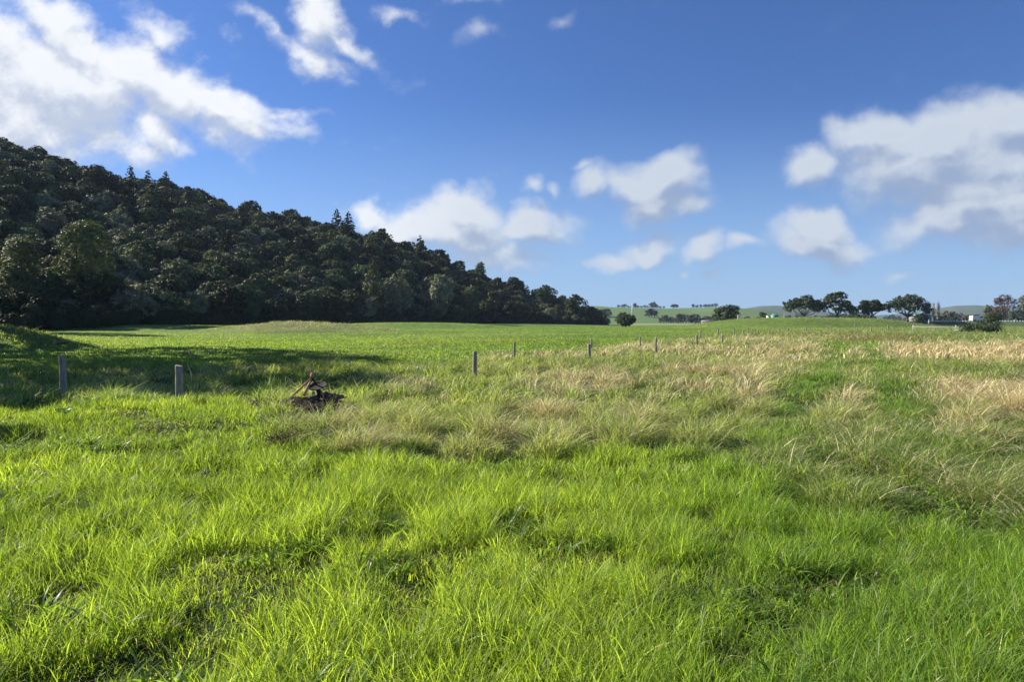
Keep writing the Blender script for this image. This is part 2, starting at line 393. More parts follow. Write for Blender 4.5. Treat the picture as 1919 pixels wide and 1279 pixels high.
# ------------------------------------------------------------------ ground sheet
def lerp3(a, b, t): return a + (np.asarray(b) - a) * t[:, None]
def ground_colour(x, y, Z):
    n = len(x)
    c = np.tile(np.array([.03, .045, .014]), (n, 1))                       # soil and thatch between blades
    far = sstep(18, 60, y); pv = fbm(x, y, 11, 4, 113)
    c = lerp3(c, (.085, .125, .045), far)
    c = lerp3(c, (.13, .205, .042), Z['past'] * sstep(14, 50, y))
    c = lerp3(c, (.21, .25, .065), Z['past'] * far * sstep(.5, .7, pv) * .7); c = lerp3(c, (.075, .145, .025), Z['past'] * far * sstep(.5, .32, pv) * .7)
    c = lerp3(c, (.32, .27, .13), np.clip(Z['straw'], 0, 1) * sstep(10, 40, y) * .85)
    c = lerp3(c, (.15, .095, .055), np.clip(Z['red'] * 1.1, 0, 1))
    c = lerp3(c, (.06, .13, .03), Z['track'] * .3 * sstep(10, 30, y))
    c = lerp3(c, (.03, .05, .012), Z['lush'])
    mound = bump(x, y, UX(1520, 205), 203, 36, 18, .05, 2.4)
    c = lerp3(c, (.13, .19, .035), np.clip(mound * 1.3, 0, 1) * (.6 + .4 * Z['n2']))
    c = lerp3(c, (.17, .18, .06), bump(x, y, UX(560, 112), 112, 13.5, 7, -.1, 1.5) * .8)
    strip = np.exp(-((Z['py'] - 608) / 1.6) ** 2) * sstep(1140, 1180, Z['px']) * sstep(1400, 1330, Z['px'])
    c = lerp3(c, (.34, .31, .20), strip * .8)
    return c * 1.0
nr, na = 430, 760
rr = 0.7 * (6500 / 0.7) ** (np.arange(nr) / (nr - 1.0)); aa = np.arange(na) * 2 * math.pi / na
gx = (rr[:, None] * np.sin(aa)[None, :]).ravel(); gy = (rr[:, None] * np.cos(aa)[None, :]).ravel()
gx = np.append(gx, 0.0); gy = np.append(gy, 0.0)
Zg = zones(gx, np.where(gy > 1, gy, 1.0))
gh = gz(gx, gy)
i = np.arange(nr - 1)[:, None] * na + np.arange(na)[None, :]; j = np.arange(nr - 1)[:, None] * na + (np.arange(na)[None, :] + 1) % na
quads = np.stack([i, i + na, j + na, j], -1).reshape(-1, 4)
c0 = len(gx) - 1
tris = np.array([[c0, k, (k + 1) % na] for k in range(na)])
gm = raw_mesh('ground', np.stack([gx, gy, gh], 1), quads, tris, True)
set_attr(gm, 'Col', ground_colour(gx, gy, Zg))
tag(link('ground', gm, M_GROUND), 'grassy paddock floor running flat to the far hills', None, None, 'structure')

# wooded hill terrain
nx_, ny_ = 190, 120
pxs = np.linspace(-900, 1175, nx_); ts = np.linspace(-.06, 1.9, ny_)
PXg, Tg = np.meshgrid(pxs, ts)
Bg = np.interp(PXg, BD[:, 0], BD[:, 1]); Rg = np.interp(PXg, RD[:, 0], RD[:, 1])
Yg = (Bg + Tg * (Rg - Bg)).ravel(); Xg = (PXg.ravel() - 960) / F * Yg
Hg = hz(Xg, Yg); Hg = np.where(Tg.ravel() <= 0, Hg - .3, Hg)
ii = (np.arange(ny_ - 1)[:, None] * nx_ + np.arange(nx_ - 1)[None, :]).ravel()
tag(link('wooded_hill', raw_mesh('wooded_hill', np.stack([Xg, Yg, Hg], 1), np.stack([ii, ii + 1, ii + 1 + nx_, ii + nx_], 1), None, True), M_HILLSOIL),
    'steep hillside of dark leaf litter under the trees', None, None, 'structure')

# ------------------------------------------------------------------ grass blades
def blades(name, x, y, z, h, w, az, lean, curl, col, seg, mat, label, roll=None):
    """x,y,z foot; h height; az direction of lean; lean horizontal reach / h; curl bend exponent part"""
    n = len(x)
    if n == 0: return None
    roll = rng.uniform(0, 2 * math.pi, n) if roll is None else roll
    t = np.linspace(0, 1, seg + 1)
    nv = 2 * seg + 1
    V = np.empty((n, nv, 3), np.float32)
    sx, sy = np.cos(roll), np.sin(roll)
    lx, ly = np.cos(az), np.sin(az)
    for k in range(seg + 1):
        tk = t[k]
        reach = h * (lean * tk * .35 + (lean + curl) * tk ** 2.2 * .65)
        up = h * (tk - np.clip(curl, 0, 1.4) * .38 * tk ** 3)
        cx = x + lx * reach; cy = y + ly * reach; cz = z + up
        if k < seg:
            ww = w * .5 * (1 - tk) ** .6 * (.75 + .25 * (k > 0))
            V[:, 2 * k, 0] = cx - sx * ww; V[:, 2 * k, 1] = cy - sy * ww; V[:, 2 * k, 2] = cz
            V[:, 2 * k + 1, 0] = cx + sx * ww; V[:, 2 * k + 1, 1] = cy + sy * ww; V[:, 2 * k + 1, 2] = cz
        else:
            V[:, 2 * k, 0] = cx; V[:, 2 * k, 1] = cy; V[:, 2 * k, 2] = cz
    base = (np.arange(n) * nv)[:, None]
    qs = [np.array([2 * k, 2 * k + 1, 2 * k + 3, 2 * k + 2]) for k in range(seg - 1)]
    Q = (base[:, None, :] + np.array(qs)[None]).reshape(-1, 4) if seg > 1 else None
    T_ = base + np.array([2 * seg - 2, 2 * seg - 1, 2 * seg])[None]
    me = raw_mesh(name, V.reshape(-1, 3), Q, T_, False)
    set_attr(me, 'Col', np.repeat(col.astype(np.float32), nv, axis=0))
    return tag(link(name, me, mat), label, 'grass', None, 'stuff')

def scatter(y0, y1, dens, umax=.83, pad=1.0, tuft=8, spread=.05):
    """tuft centres then blades round them; returns positions and direction away from centre"""
    area = umax * (y1 ** 2 - y0 ** 2) + 2 * pad * (y1 - y0)
    nt = int(area * dens / tuft)
    yy = np.sqrt(rng.uniform(y0 ** 2, y1 ** 2, nt)); hw = umax * yy + pad
    xx = rng.uniform(-1, 1, nt) * hw
    x = np.repeat(xx, tuft); y = np.repeat(yy, tuft); tid = np.repeat(np.arange(nt), tuft)
    s = spread * (1 + .6 * rng.random(nt))[tid]
    ox = rng.normal(0, 1, len(x)) * s; oy = rng.normal(0, 1, len(x)) * s
    return x + ox, y + oy, np.arctan2(oy, ox), tid, nt

WIND = R(-20)
def cells(x, y, size, seed):
    bx, by = np.floor(x / size), np.floor(y / size)
    best = np.full(len(x), 1e9); cx = np.zeros(len(x)); cy = np.zeros(len(x)); hid = np.zeros(len(x))
    for i_ in (-1, 0, 1):
        for j_ in (-1, 0, 1):
            gx_, gy_ = bx + i_, by + j_
            px_ = (gx_ + .1 + .8 * _hash(gx_, gy_, seed)) * size; py_ = (gy_ + .1 + .8 * _hash(gx_, gy_, seed + 9)) * size
            d_ = np.hypot(x - px_, y - py_); m_ = d_ < best
            best = np.where(m_, d_, best); cx = np.where(m_, px_, cx); cy = np.where(m_, py_, cy); hid = np.where(m_, _hash(gx_, gy_, seed + 17), hid)
    return best / size, np.arctan2(y - cy, x - cx), hid
def grass_band(y0, y1, dens, seg, wmul, tuft, spread, name, pad=1.0, umax=.83):
    x, y, az0, tid, nt = scatter(y0, y1, dens, umax, pad, tuft, spread)
    Z = zones(x, y)
    n = len(x)
    clump = fbm(x, y, .55, 2, 61); big = fbm(x, y, 1.9, 2, 67)
    tr = rng.random(nt)[tid]; br = rng.random(n)
    lush, straw, past, track, red = Z['lush'], Z['straw'], Z['past'], Z['track'], Z['red']
    # tussocks: nearest centre on two scales
    td, ta, tk = cells(x, y, 1.0, 5); sd_, sa_, sk_ = cells(x, y, .34, 8)
    mnd = np.clip(bump(x, y, UX(560, 112), 114, 15, 8, -.1, 1.5) + bump(x, y, UX(1520, 205), 206, 36, 18, .05, 2.4) + bump(x, y, UX(-110, 46), 46, 8, 9, .2, 2), 0, 1)
    past = past * (1 - mnd)
    dome = np.clip(1 - (td / .56) ** 2, 0, 1); dome2 = np.clip(1 - (sd_ / .6) ** 2, 0, 1)
    h = .085 + (.09 + .34 * tk ** 1.3) * dome + .11 * dome2 * sk_ + .07 * big
    h = h * (1 - past) + (.06 + .05 * clump + .05 * dome2) * past
    h = h * (1 - .35 * track) * (1 + .20 * straw) * (.5 + .8 * br)
    lh = (.06 + .10 * clump + .13 * big + .12 * dome2 * sk_ + .08 * dome * tk) * (.45 + .8 * br) * (1 - .30 * sstep(7, 11, y))
    h = h + (lh - h) * lush
    hole = np.where(lush > .5, sstep(.46, .30, fbm(x, y, .55, 2, 77)) * 1.0, sstep(.30, .60, td) * .85 * (1 - past) * (1 - .6 * track))
    keep = rng.random(n) > hole * np.where(lush > .5, .35, .7)
    h = h * (1 - .62 * hole)
    # bare dark hollow round the old implement
    heap = bump(x, y, UX(575, 12.6), 12.6, .80, .27, .05, 2); low_ = bump(x, y, UX(572, 11.6), 11.5, .72, 1.1, 0, 2)
    keep &= rng.random(n) > heap * .80; h = h * (1 - .5 * heap) * (1 - .45 * low_)
    w = (.0045 + .0060 * rng.random(n) ** 2.5) * wmul
    wild = rng.uniform(-math.pi, math.pi, n)
    q_ = rng.random(n)
    az = np.where(q_ < np.where(lush > .5, .38, .26), np.where(lush > .5, sa_, ta) + rng.normal(0, .7, n), np.where(q_ < .50, WIND + rng.normal(0, .8, n), np.where(q_ < .7, az0, wild)))
    lean = np.where(lush > .5, rng.gamma(1.8, .15, n) + .25 * sd_, rng.gamma(1.6, .28, n) + .6 * td * (q_ < .26))
    curl = np.where(lush > .5, np.where(rng.random(n) < .30, rng.uniform(.5, 1.5, n), rng.uniform(0, .35, n)), rng.uniform(.0, 1.3, n))
    # dead thatch lying low between the green blades
    th_ = (rng.random(n) < .10) & (lush > .5)
    h = np.where(th_, .05 + .05 * br, h); lean = np.where(th_, rng.uniform(.8, 2.2, n), lean); az = np.where(th_, wild, az)
    # a few broken or flattened blades
    fl = rng.random(n) < np.where(lush > .5, .03, .10); lean = np.where(fl, rng.uniform(1.2, 2.2, n), lean); h = np.where(fl, h * .55, h)
    # colour
    A = np.array([.14, .225, .03]); B_ = np.array([.41, .51, .085]); D = np.array([.06, .125, .015])
    cl = A + (B_ - A) * (.05 + .95 * np.clip(.75 * tr + .6 * (big - .35), 0, 1))[:, None]
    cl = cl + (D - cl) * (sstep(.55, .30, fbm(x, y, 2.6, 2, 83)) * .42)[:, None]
    cl = lerp3(cl, (.17, .29, .045), np.clip(sstep(1000, 1500, Z['px']) * .7, 0, 1))
    rg = np.array([.15, .22, .05]) + (np.array([.36, .41, .15]) - np.array([.15, .22, .05])) * tr[:, None]
    rg = lerp3(rg, (.10, .19, .04), sstep(.45, .62, fbm(x, y, 3.4, 2, 91)) * .5)
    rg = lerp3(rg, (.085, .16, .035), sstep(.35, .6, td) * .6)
    rg = lerp3(rg, (.16, .28, .05), np.clip(track, 0, 1) * .7)
    pv = fbm(x, y, 7, 3, 113)
    ps = np.array([.13, .225, .035]) + (np.array([.24, .32, .085]) - np.array([.13, .225, .035])) * tr[:, None]
    ps = lerp3(ps, (.24, .27, .07), sstep(.5, .72, pv) * .6) * (.72 + .5 * fbm(x, y, 3.0, 2, 117))[:, None]
    c = rg + (cl - rg) * lush[:, None]; c = c + (ps - c) * past[:, None]
    pd = np.clip(straw * 1.15 * (.15 + 1.15 * tk) * (1.15 - .8 * sstep(.25, .6, td)) * np.interp(Z['px'], [1500, 1750], [.85, 1.2]) + (.05 + .22 * sstep(.45, .65, fbm(x, y, 2.3, 2, 99))) * (1 - past) * (1 - lush) + .03 * lush + .05 * lush * sstep(1300, 1800, Z['px']) - .12 * track, 0, .95)
    dry = rng.random(n) < pd
    dc = np.array([.48, .41, .19]) + (np.array([.72, .64, .35]) - np.array([.48, .41, .19])) * br[:, None]
    dc = lerp3(dc, (.70, .55, .29), np.clip(straw * sstep(1600, 1750, Z['px']), 0, 1) * .5)
    c = np.where(dry[:, None], dc, c)
    c = lerp3(c, (.20, .13, .08), red * .7 * (rng.random(n) < .7))
    c = np.where(th_[:, None], np.array([.30, .25, .13]), c)
    c = c * (.38 + 1.2 * rng.random(n))[:, None]
    h = np.where(dry & (past < .5), h * (1.12 - .3 * lush), h)
    curl = np.where(dry, curl + .3, curl)
    bankm = bump(x, y, UX(-110, 46), 46, 8, 9, .2, 2)
    c = lerp3(c, (.20, .18, .11), bankm * .6 * (rng.random(n) < .5))
    z = gz(x, y) - .01
    m = keep
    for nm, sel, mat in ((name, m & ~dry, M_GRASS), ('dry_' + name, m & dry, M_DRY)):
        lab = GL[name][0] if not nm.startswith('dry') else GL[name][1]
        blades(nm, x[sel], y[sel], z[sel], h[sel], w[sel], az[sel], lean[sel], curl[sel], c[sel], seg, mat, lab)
GL = {
 'lush_grass': ('long bright green blades filling the foreground nearest the camera', 'sparse straw coloured blades scattered through the foreground grass'),
 'long_grass': ('knee high green and grey green grass around the rusty implement and nearest posts', 'tangled straw coloured grass between the foreground and the first posts'),
 'rough_grass': ('rough tussocky green grass along the line of fence posts', 'pale bleached grass in patches along the fence posts and track'),
 'meadow_grass': ('short green paddock sward and rank grass in the middle distance', 'golden dead grass in wide bands across the middle distance'),
 'far_grass': ('distant green paddock grass below the wooded hill and the mound', 'distant pale seeding grass below the far trees'),
}
DQ = 1.0
grass_band(1.7, 7.0, 3900 * DQ, 4, 1.05, 10, .05, 'lush_grass', 1.0)
grass_band(7.0, 14.0, 1700 * DQ, 3, 1.65, 7, .07, 'long_grass')
grass_band(14.0, 30.0, 460 * DQ, 2, 3.6, 6, .12, 'rough_grass')
grass_band(30.0, 70.0, 85 * DQ, 2, 8.5, 6, .28, 'meadow_grass', umax=.80)
grass_band(70.0, 225.0, 11 * DQ, 1, 17.0, 6, .9, 'far_grass', umax=.78)

# broad leaves of clover and plantain low in the foreground sward
nb = 7000
yb = np.sqrt(rng.uniform(1.8 ** 2, 9.5 ** 2, nb)); xb = rng.uniform(-1, 1, nb) * (.83 * yb + 1)
pk = fbm(xb, yb, .8, 2, 131) > .50; xb, yb = xb[pk], yb[pk]; kb = np.repeat(np.arange(len(xb)), 5); nb = len(kb)
xb = xb[kb] + rng.normal(0, .02, nb); yb = yb[kb] + rng.normal(0, .02, nb)
blades('broad_leaves', xb, yb, gz(xb, yb) + .02, .07 + .12 * rng.random(nb), .012 + .014 * rng.random(nb), rng.uniform(-3.1, 3.1, nb), rng.uniform(.4, 1.5, nb), rng.uniform(.3, 1.2, nb),
       np.array([.15, .23, .045]) * (.6 + .9 * rng.random(nb))[:, None], 3, M_GRASS, 'small broad leaves of clover and plantain low in the foreground grass')

# ------------------------------------------------------------------ foliage builders
def leaf_cloud(cent, rad, n_cl, n_leaf, size, seed, flat=1.0, cl_r=.22, inner=.55, up=.15):
    """leaves grouped in clusters over several ellipsoidal lobes. cent,rad: (k,3)"""
    g = np.random.default_rng(seed)
    cent = np.asarray(cent, float); rad = np.asarray(rad, float)
    wts = (rad[:, 0] * rad[:, 1] + rad[:, 0] * rad[:, 2] * 2) ** .9; wts /= wts.sum()
    li = g.choice(len(cent), n_cl, p=wts)
    d = g.normal(0, 1, (n_cl, 3)); d[:, 2] = d[:, 2] + up * 2; d /= np.linalg.norm(d, axis=1)[:, None]
    rr_ = inner + (1 - inner) * g.random(n_cl) ** .5
    cc = cent[li] + d * rad[li] * rr_[:, None]
    cr = cl_r * (rad[li].mean(1)) * (.6 + .8 * g.random(n_cl))
    ci = np.repeat(np.arange(n_cl), n_leaf); n = len(ci)
    off = g.normal(0, 1, (n, 3)); off /= np.linalg.norm(off, axis=1)[:, None]; off *= (g.random(n) ** .4)[:, None] * cr[ci][:, None]; off[:, 2] *= .65 * flat
    P = cc[ci] + off
    nrm = d[ci] * .6 + off / (cr[ci][:, None] + 1e-6) * .7 + g.normal(0, .55, (n, 3)); nrm[:, 2] += .6; nrm /= np.linalg.norm(nrm, axis=1)[:, None]
    a = g.normal(0, 1, (n, 3)); u = np.cross(nrm, a); u /= np.linalg.norm(u, axis=1)[:, None]; v = np.cross(nrm, u)
    s = size * (.6 + .8 * g.random(n))
    L = s[:, None]; Wd = (s * .62)[:, None]
    V = np.stack([P - u * L, P - v * Wd, P + u * L, P + v * Wd + nrm * L * .15], 1).reshape(-1, 3)
    Q = (np.arange(n) * 4)[:, None] + np.arange(4)[None]
    return V, Q
def limbs(trunk_h, r0, ends, seed, lean=(0, 0), k=7, start=.25):
    """tapered trunk with limbs reaching the given ends"""
    g = random.Random(seed); mb = MB()
    n = 6; tp = []
    for i_ in range(n):
        t = i_ / (n - 1); tp.append((lean[0] * t + g.uniform(-.06, .06) * trunk_h * t, lean[1] * t + g.uniform(-.06, .06) * trunk_h * t, trunk_h * t - (.3 if i_ == 0 else 0)))
    mb.tube(tp, [r0 * (1.25 - .75 * i_ / (n - 1)) for i_ in range(n)], k, True, .12)
    for e in ends:
        s = tp[g.randint(max(1, int(start * n)), n - 1)]; s = np.array(s); e = np.array(e)
        mid = s * .5 + e * .5 + np.array([g.uniform(-.1, .1), g.uniform(-.1, .1), g.uniform(-.12, .02)]) * np.linalg.norm(e - s)
        q = s * .15 + e * .85 + np.array([0, 0, .05]) * np.linalg.norm(e - s) * g.uniform(-1, 1)
        mb.tube([s, mid, q, e], [r0 * .42, r0 * .3, r0 * .18, r0 * .08], 5, False)
    return mb
def lobes_dome(w, h, z0, n, seed, squash=.62):
    g = np.random.default_rng(seed); C = [[0, 0, z0 + h * .45]]; Rd = [[w * .34, w * .34, h * .40]]
    for _ in range(n):
        a = g.uniform(0, 2 * math.pi); q = g.uniform(.35, 1) * w * .33; zz = z0 + h * g.uniform(.18, .80)
        k = 1 - .55 * ((zz - z0) / h) ** 2
        C.append([math.cos(a) * q * k, math.sin(a) * q * k, zz]); r = w * g.uniform(.12, .22); Rd.append([r, r, r * squash])
    return C, Rd
def lobes_cone(w, h, z0, n, seed):
    g = np.random.default_rng(seed); C = []; Rd = []
    for i_ in range(n):
        t = (i_ + .5) / n; a = i_ * 2.4 + g.uniform(-.4, .4); wid = w * .5 * (1 - t) ** .8 + .1 * w
        C.append([math.cos(a) * wid * .45, math.sin(a) * wid * .45, z0 + h * t]); Rd.append([wid * .62, wid * .62, h * .11])
    return C, Rd
def make_tree(name, loc, label, cat, group, leafmat, kind, w, h, seed, n_cl=170, n_leaf=9, leaf=.30, barkmat=None, trunk=.3, z0f=.28, rz=0.0, s=1.0, lobn=11, cl_r=.30, inner=.55):
    root = empty(name, loc, rz, s); tag(root, label, cat, group)
    z0 = h * z0f; hh = h - z0
    if kind == 'dome': C, Rd = lobes_dome(w, hh, z0, lobn, seed)
    elif kind == 'cone': C, Rd = lobes_cone(w, hh, z0, lobn + 3, seed)
    elif kind == 'column': C, Rd = lobes_dome(w, hh, z0, lobn + 4, seed, .9)
    else: C, Rd = kind
    V, Q = leaf_cloud(C, Rd, n_cl, n_leaf, leaf, seed, cl_r=cl_r, inner=inner)
    ends = [C[q] for q in range(min(len(C), 7))]
    t = limbs(z0 + hh * (.35 if kind != 'cone' else .8), w * .035 * (trunk / .3), ends, seed).build('trunk', barkmat or M_BARK, root, True)
    c = link('crown', raw_mesh('crown', V, Q), leafmat, root)
    return root
def copy_thing(src, loc, rz, s, label=None, group=None):
    r = src.copy(); COL.objects.link(r); r.location = loc; r.rotation_euler = (0, 0, rz); r.scale = (s, s, s) if not isinstance(s, tuple) else s
    if label: r['label'] = label
    if group: r['group'] = group
    for ch in list(src.children):
        c = ch.copy(); COL.objects.link(c); c.parent = r
    return r

L_DARK = leafy('dark_bush_leaf', (.065, .085, .034), .12, .6, var=.8, spec=.12, tcol=(1.1, 1.2, .6))
L_GREY = leafy('grey_green_leaf', (.22, .225, .125), .12, .6, var=.6, spec=.15, tcol=(1.1, 1.15, .7))
L_OLIVE = leafy('olive_leaf', (.16, .175, .065), .12, .6, var=.6, spec=.15, tcol=(1.1, 1.2, .6))
L_MID = leafy('mid_green_leaf', (.115, .145, .055), .12, .6, var=.8, spec=.12, tcol=(1.1, 1.2, .6))
L_PALE = leafy('pale_olive_leaf', (.20, .22, .10), .15, .6, var=.3, spec=.15)
L_MACRO = leafy('macrocarpa_leaf', (.048, .070, .020), .15, .6, var=.3)
L_RED = leafy('reddish_brown_leaf', (.14, .095, .07), .25, .6, var=.4, tcol=(1.1, .95, .8))
L_BLUEG = leafy('distant_blue_green_leaf', (.075, .105, .075), .2, .6, var=.5)
L_BROWNG = leafy('brown_green_scrub_leaf', (.14, .115, .075), .2, .6, var=.5, tcol=(1.1, 1.0, .8))
L_SHRUB = leafy('willowy_shrub_leaf', (.06, .085, .035), .3, .55, var=.3)

# --- prototypes for the bush on the hill
HG = 'bush trees covering the wooded hill'
protos = [
    ('dome', 9.5, 9.0, L_DARK, 'dark green rounded', 'bush_tree'), ('dome', 10.5, 9.0, L_MID, 'mid green rounded', 'bush_tree'),
    ('dome', 9.0, 8.0, L_GREY, 'pale grey green spreading', 'bush_tree'), ('dome', 8.0, 9.5, L_OLIVE, 'olive green rounded', 'bush_tree'),
    ('cone', 6.5, 12.0, L_DARK, 'dark green pointed', 'conifer_tree'), ('dome', 11.5, 8.0, L_GREY, 'wide pale grey green', 'bush_tree'),
    ('column', 7.0, 12.0, L_MID, 'tall mid green', 'bush_tree'), ('cone', 7.0, 10.0, L_OLIVE, 'olive green pointed', 'conifer_tree'),
    ('dome', 12.0, 9.5, L_DARK, 'wide dark green', 'bush_tree'),
]
P = []           # filled lazily: proto root used as first instance
# positions by dart throwing on a jittered grid in (y, x)
cand = []
y = 112.0
while y < 352:
    x = -.98 * y
    while x < .14 * y + 4:
        cand.append((x + rng.uniform(-2.6, 2.6), y + rng.uniform(-2.6, 2.6))); x += 6.1
    y += 5.6
cand = np.array(cand); hx_, t_ = hill_rel(cand[:, 0], cand[:, 1])
pxc = 960 + F * cand[:, 0] / cand[:, 1]
ok = (t_ > .0) & (t_ < 1.12) & (pxc < 1128)
cand = cand[ok]; t_ = t_[ok]; pxc = pxc[ok]
zc = hz(cand[:, 0], cand[:, 1])
wt = np.array([.20, .20, .18, .13, .015, .12, .03, .012, .10]); wt /= wt.sum()
kinds = rng.choice(len(protos), len(cand), p=wt)
kinds = np.where((t_ < .10) & (rng.random(len(cand)) < .6), rng.choice([0, 8, 1], len(cand)), kinds)
scl = (.72 + .48 * rng.random(len(cand))) * np.where(t_ > .93, .85, 1.0) * np.interp(pxc, [900, 1128], [1, .72])
# special trees described by the photo: px, top row, depth, proto, width factor, label
SPECIAL = [
    (165, 388, 131, 3, 'big olive green dome shaped tree standing tallest in the lower left of the wood'),
    (42, 418, 127, 5, 'pale yellowish green spreading tree near the left edge of the wood'),
    (8, 255, 285, 8, 'dark tree at the very left of the skyline of the hill'),
    (75, 272, 285, 8, 'broad dark tree bulging above the skyline near the left edge'),
    (188, 306, 292, 0, 'small dark round tree on the skyline right of the broad dark one'),
    (250, 315, 296, 4, 'blunt dark conifer on the skyline left of the slender pointed one'),
    (282, 323, 297, 4, 'dark conifer on the skyline between the blunt and the slender ones'),
    (315, 325, 298, 4, 'slender pointed conifer standing out on the skyline'),
    (420, 374, 302, 4, 'tiny pointed tree on the skyline halfway down the hill'),
    (475, 371, 306, 0, 'dark round tree raised above the skyline right of the tiny pointed one'),
    (550, 387, 312, 0, 'dark round tree on the middle of the falling skyline'),
    (633, 395, 318, 4, 'sharp pointed conifer at the middle of the falling skyline'),
    (655, 400, 320, 4, 'second sharp conifer close beside the first on the middle skyline'),
    (900, 487, 330, 6, 'rounded tree raised above the lower skyline'),
    (965, 514, 325, 0, 'dark bushy tree at the lower right of the skyline'),
    (1025, 530, 318, 8, 'large dark tree near the right foot of the wood'),
    (1080, 547, 306, 8, 'dark tree at the right foot of the wooded hill'),
    (1028, 574, 284, 2, 'small pale grey green tree in front of the dark trees at the right foot'),
    (1112, 572, 305, 0, 'last dark low tree at the right end of the wood'),
    (700, 489, 212, 7, 'olive conical tree standing lower centre of the wood'),
    (745, 510, 215, 5, 'pale yellow green tree beside the olive conical one'),
    (825, 508, 232, 2, 'tall pale tree with layered crown in the lower centre'),
]
order = np.argsort(cand[:, 1])
done = {}
keep = np.ones(len(cand), bool)
sp_pos = []
for (px, py, d, k, lab) in SPECIAL:
    x = UX(px, d); keep &= np.hypot(cand[:, 0] - x, cand[:, 1] - d) > 3.2
    # trees standing in front that would hide it are left shorter
    front = (np.abs(pxc - px) < 45) & (cand[:, 1] < d) & (cand[:, 1] > d - 26); scl[front] *= .8
    sp_pos.append((x, d))
cand, kinds, scl, t_, pxc, zc = cand[keep], kinds[keep], scl[keep], t_[keep], pxc[keep], zc[keep]
# size in the picture decides which 275 are individuals
inframe = (pxc > -60) & (pxc < 1140)
score = np.where(inframe, 1000, 0) + 400 * scl / cand[:, 1] + .9 * (t_ < .05)
idx = np.argsort(-score)
def proto_for(k, loc, rz, s, label):
    kind, w, h, mat, look, nm = protos[k]
    return make_tree(nm, loc, label, 'tree', HG, mat, kind, w, h, 100 + k, n_cl=360, n_leaf=17, leaf=.24, z0f=.12, rz=rz, s=s, lobn=16, cl_r=.24, inner=.84)
def place_hill(k, loc, rz, s, label):
    if k not in done: done[k] = proto_for(k, loc, rz, s, label); return done[k]
    return copy_thing(done[k], loc, rz, s, label, HG)
for (x, d), (px, py, _, k, lab) in zip(sp_pos, SPECIAL):
    z = float(hz(np.array([x]), np.array([d]))[0])
    want = (HY - py) / F * d + CAMH - z
    s = max(.5, want / protos[k][2])
    sxy = min(s, 1.25) if px != 165 else 1.5
    if px == 1028: sxy = 1.0
    if px in (165, 42):
        ww = (12.5 if px == 165 else 9.0); hh_ = want + .3
        make_tree('bush_tree', (x, d, z - .3), lab, 'tree', HG, L_OLIVE if px == 165 else L_PALE, 'column' if px == 165 else 'dome', ww, hh_, 77 + px, n_cl=900, n_leaf=15, leaf=.22, z0f=.05, lobn=26, cl_r=.20, inner=.8)
        continue
    place_hill(k, (x, d, z - .3), rng.uniform(0, 6.28), (sxy, sxy, s), lab)
def band_label(k, t, px):
    look = protos[k][4]
    row = 'at the hill foot' if t < .12 else ('low on the hill' if t < .4 else ('high on the hill' if t < .8 else 'on the hill crest'))
    sec = 'near the left edge' if px < 200 else 'left of the mound' if px < 430 else 'behind the grassy mound' if px < 700 else 'in its middle' if px < 930 else 'near its right end'
    return f'{look} tree {row}, {sec}'
N_IND = 300 - len(SPECIAL) - 3
for q in idx[:N_IND]:
    place_hill(int(kinds[q]), (cand[q, 0], cand[q, 1], zc[q] - .3), rng.uniform(0, 6.28), float(scl[q]), band_label(int(kinds[q]), t_[q], pxc[q]))
rest = idx[N_IND:]
# the rest of the wood as one mass per foliage colour, joined into one mesh with several materials
low = []
for k, (kind, w, h, mat, look, nm) in enumerate(protos):
    C, Rd = (lobes_cone(w, h * .84, h * .16, 14, 300 + k) if kind == 'cone' else lobes_dome(w, h * .84, h * .16, 11, 300 + k))
    low.append(leaf_cloud(C, Rd, 250, 12, .33, 400 + k, cl_r=.25, inner=.84))
VV, QQ, MI = [], [], []; off = 0
mats = [L_DARK, L_MID, L_GREY, L_OLIVE]
for q in rest:
    k = int(kinds[q]); V, Q = low[k]; a = rng.uniform(0, 6.28); ca, sa = math.cos(a), math.sin(a)
    Vr = np.stack([V[:, 0] * ca - V[:, 1] * sa, V[:, 0] * sa + V[:, 1] * ca, V[:, 2]], 1) * scl[q] + np.array([cand[q, 0], cand[q, 1], zc[q] - .3])
    VV.append(Vr); QQ.append(Q + off); off += len(V); MI.append(np.full(len(Q), mats.index(protos[k][3])))
# understorey along the foot of the wood
us = []
for px in np.arange(-260, 1140, 9):
    for rep in range(2):
        B = float(np.interp(px, BD[:, 0], BD[:, 1])); d = B + rng.uniform(-2.5, 5); us.append((UX(px + rng.uniform(-4, 4), d), d))
for (x, d) in us:
    k = int(rng.choice([0, 8, 1, 0])); V, Q = low[k]; s = rng.uniform(.22, .5); a = rng.uniform(0, 6.28); ca, sa = math.cos(a), math.sin(a)
    z = float(hz(np.array([x]), np.array([d]))[0])
    Vr = np.stack([V[:, 0] * ca - V[:, 1] * sa, V[:, 0] * sa + V[:, 1] * ca, V[:, 2] - 1.2], 1) * np.array([s, s, s * 1.1]) + np.array([x, d, z])
    VV.append(Vr); QQ.append(Q + off); off += len(V); MI.append(np.full(len(Q), 0))
me = raw_mesh('hill_undergrowth', np.concatenate(VV), np.concatenate(QQ))
for m_ in mats: me.materials.append(m_)
me.polygons.foreach_set('material_index', np.concatenate(MI).astype(np.int32))
tag(link('hill_undergrowth', me), 'dense mass of smaller and hidden trees and undergrowth filling the wooded hill', 'undergrowth', None, 'stuff')
print('hill trees', len(cand), 'individual', N_IND + len(SPECIAL))

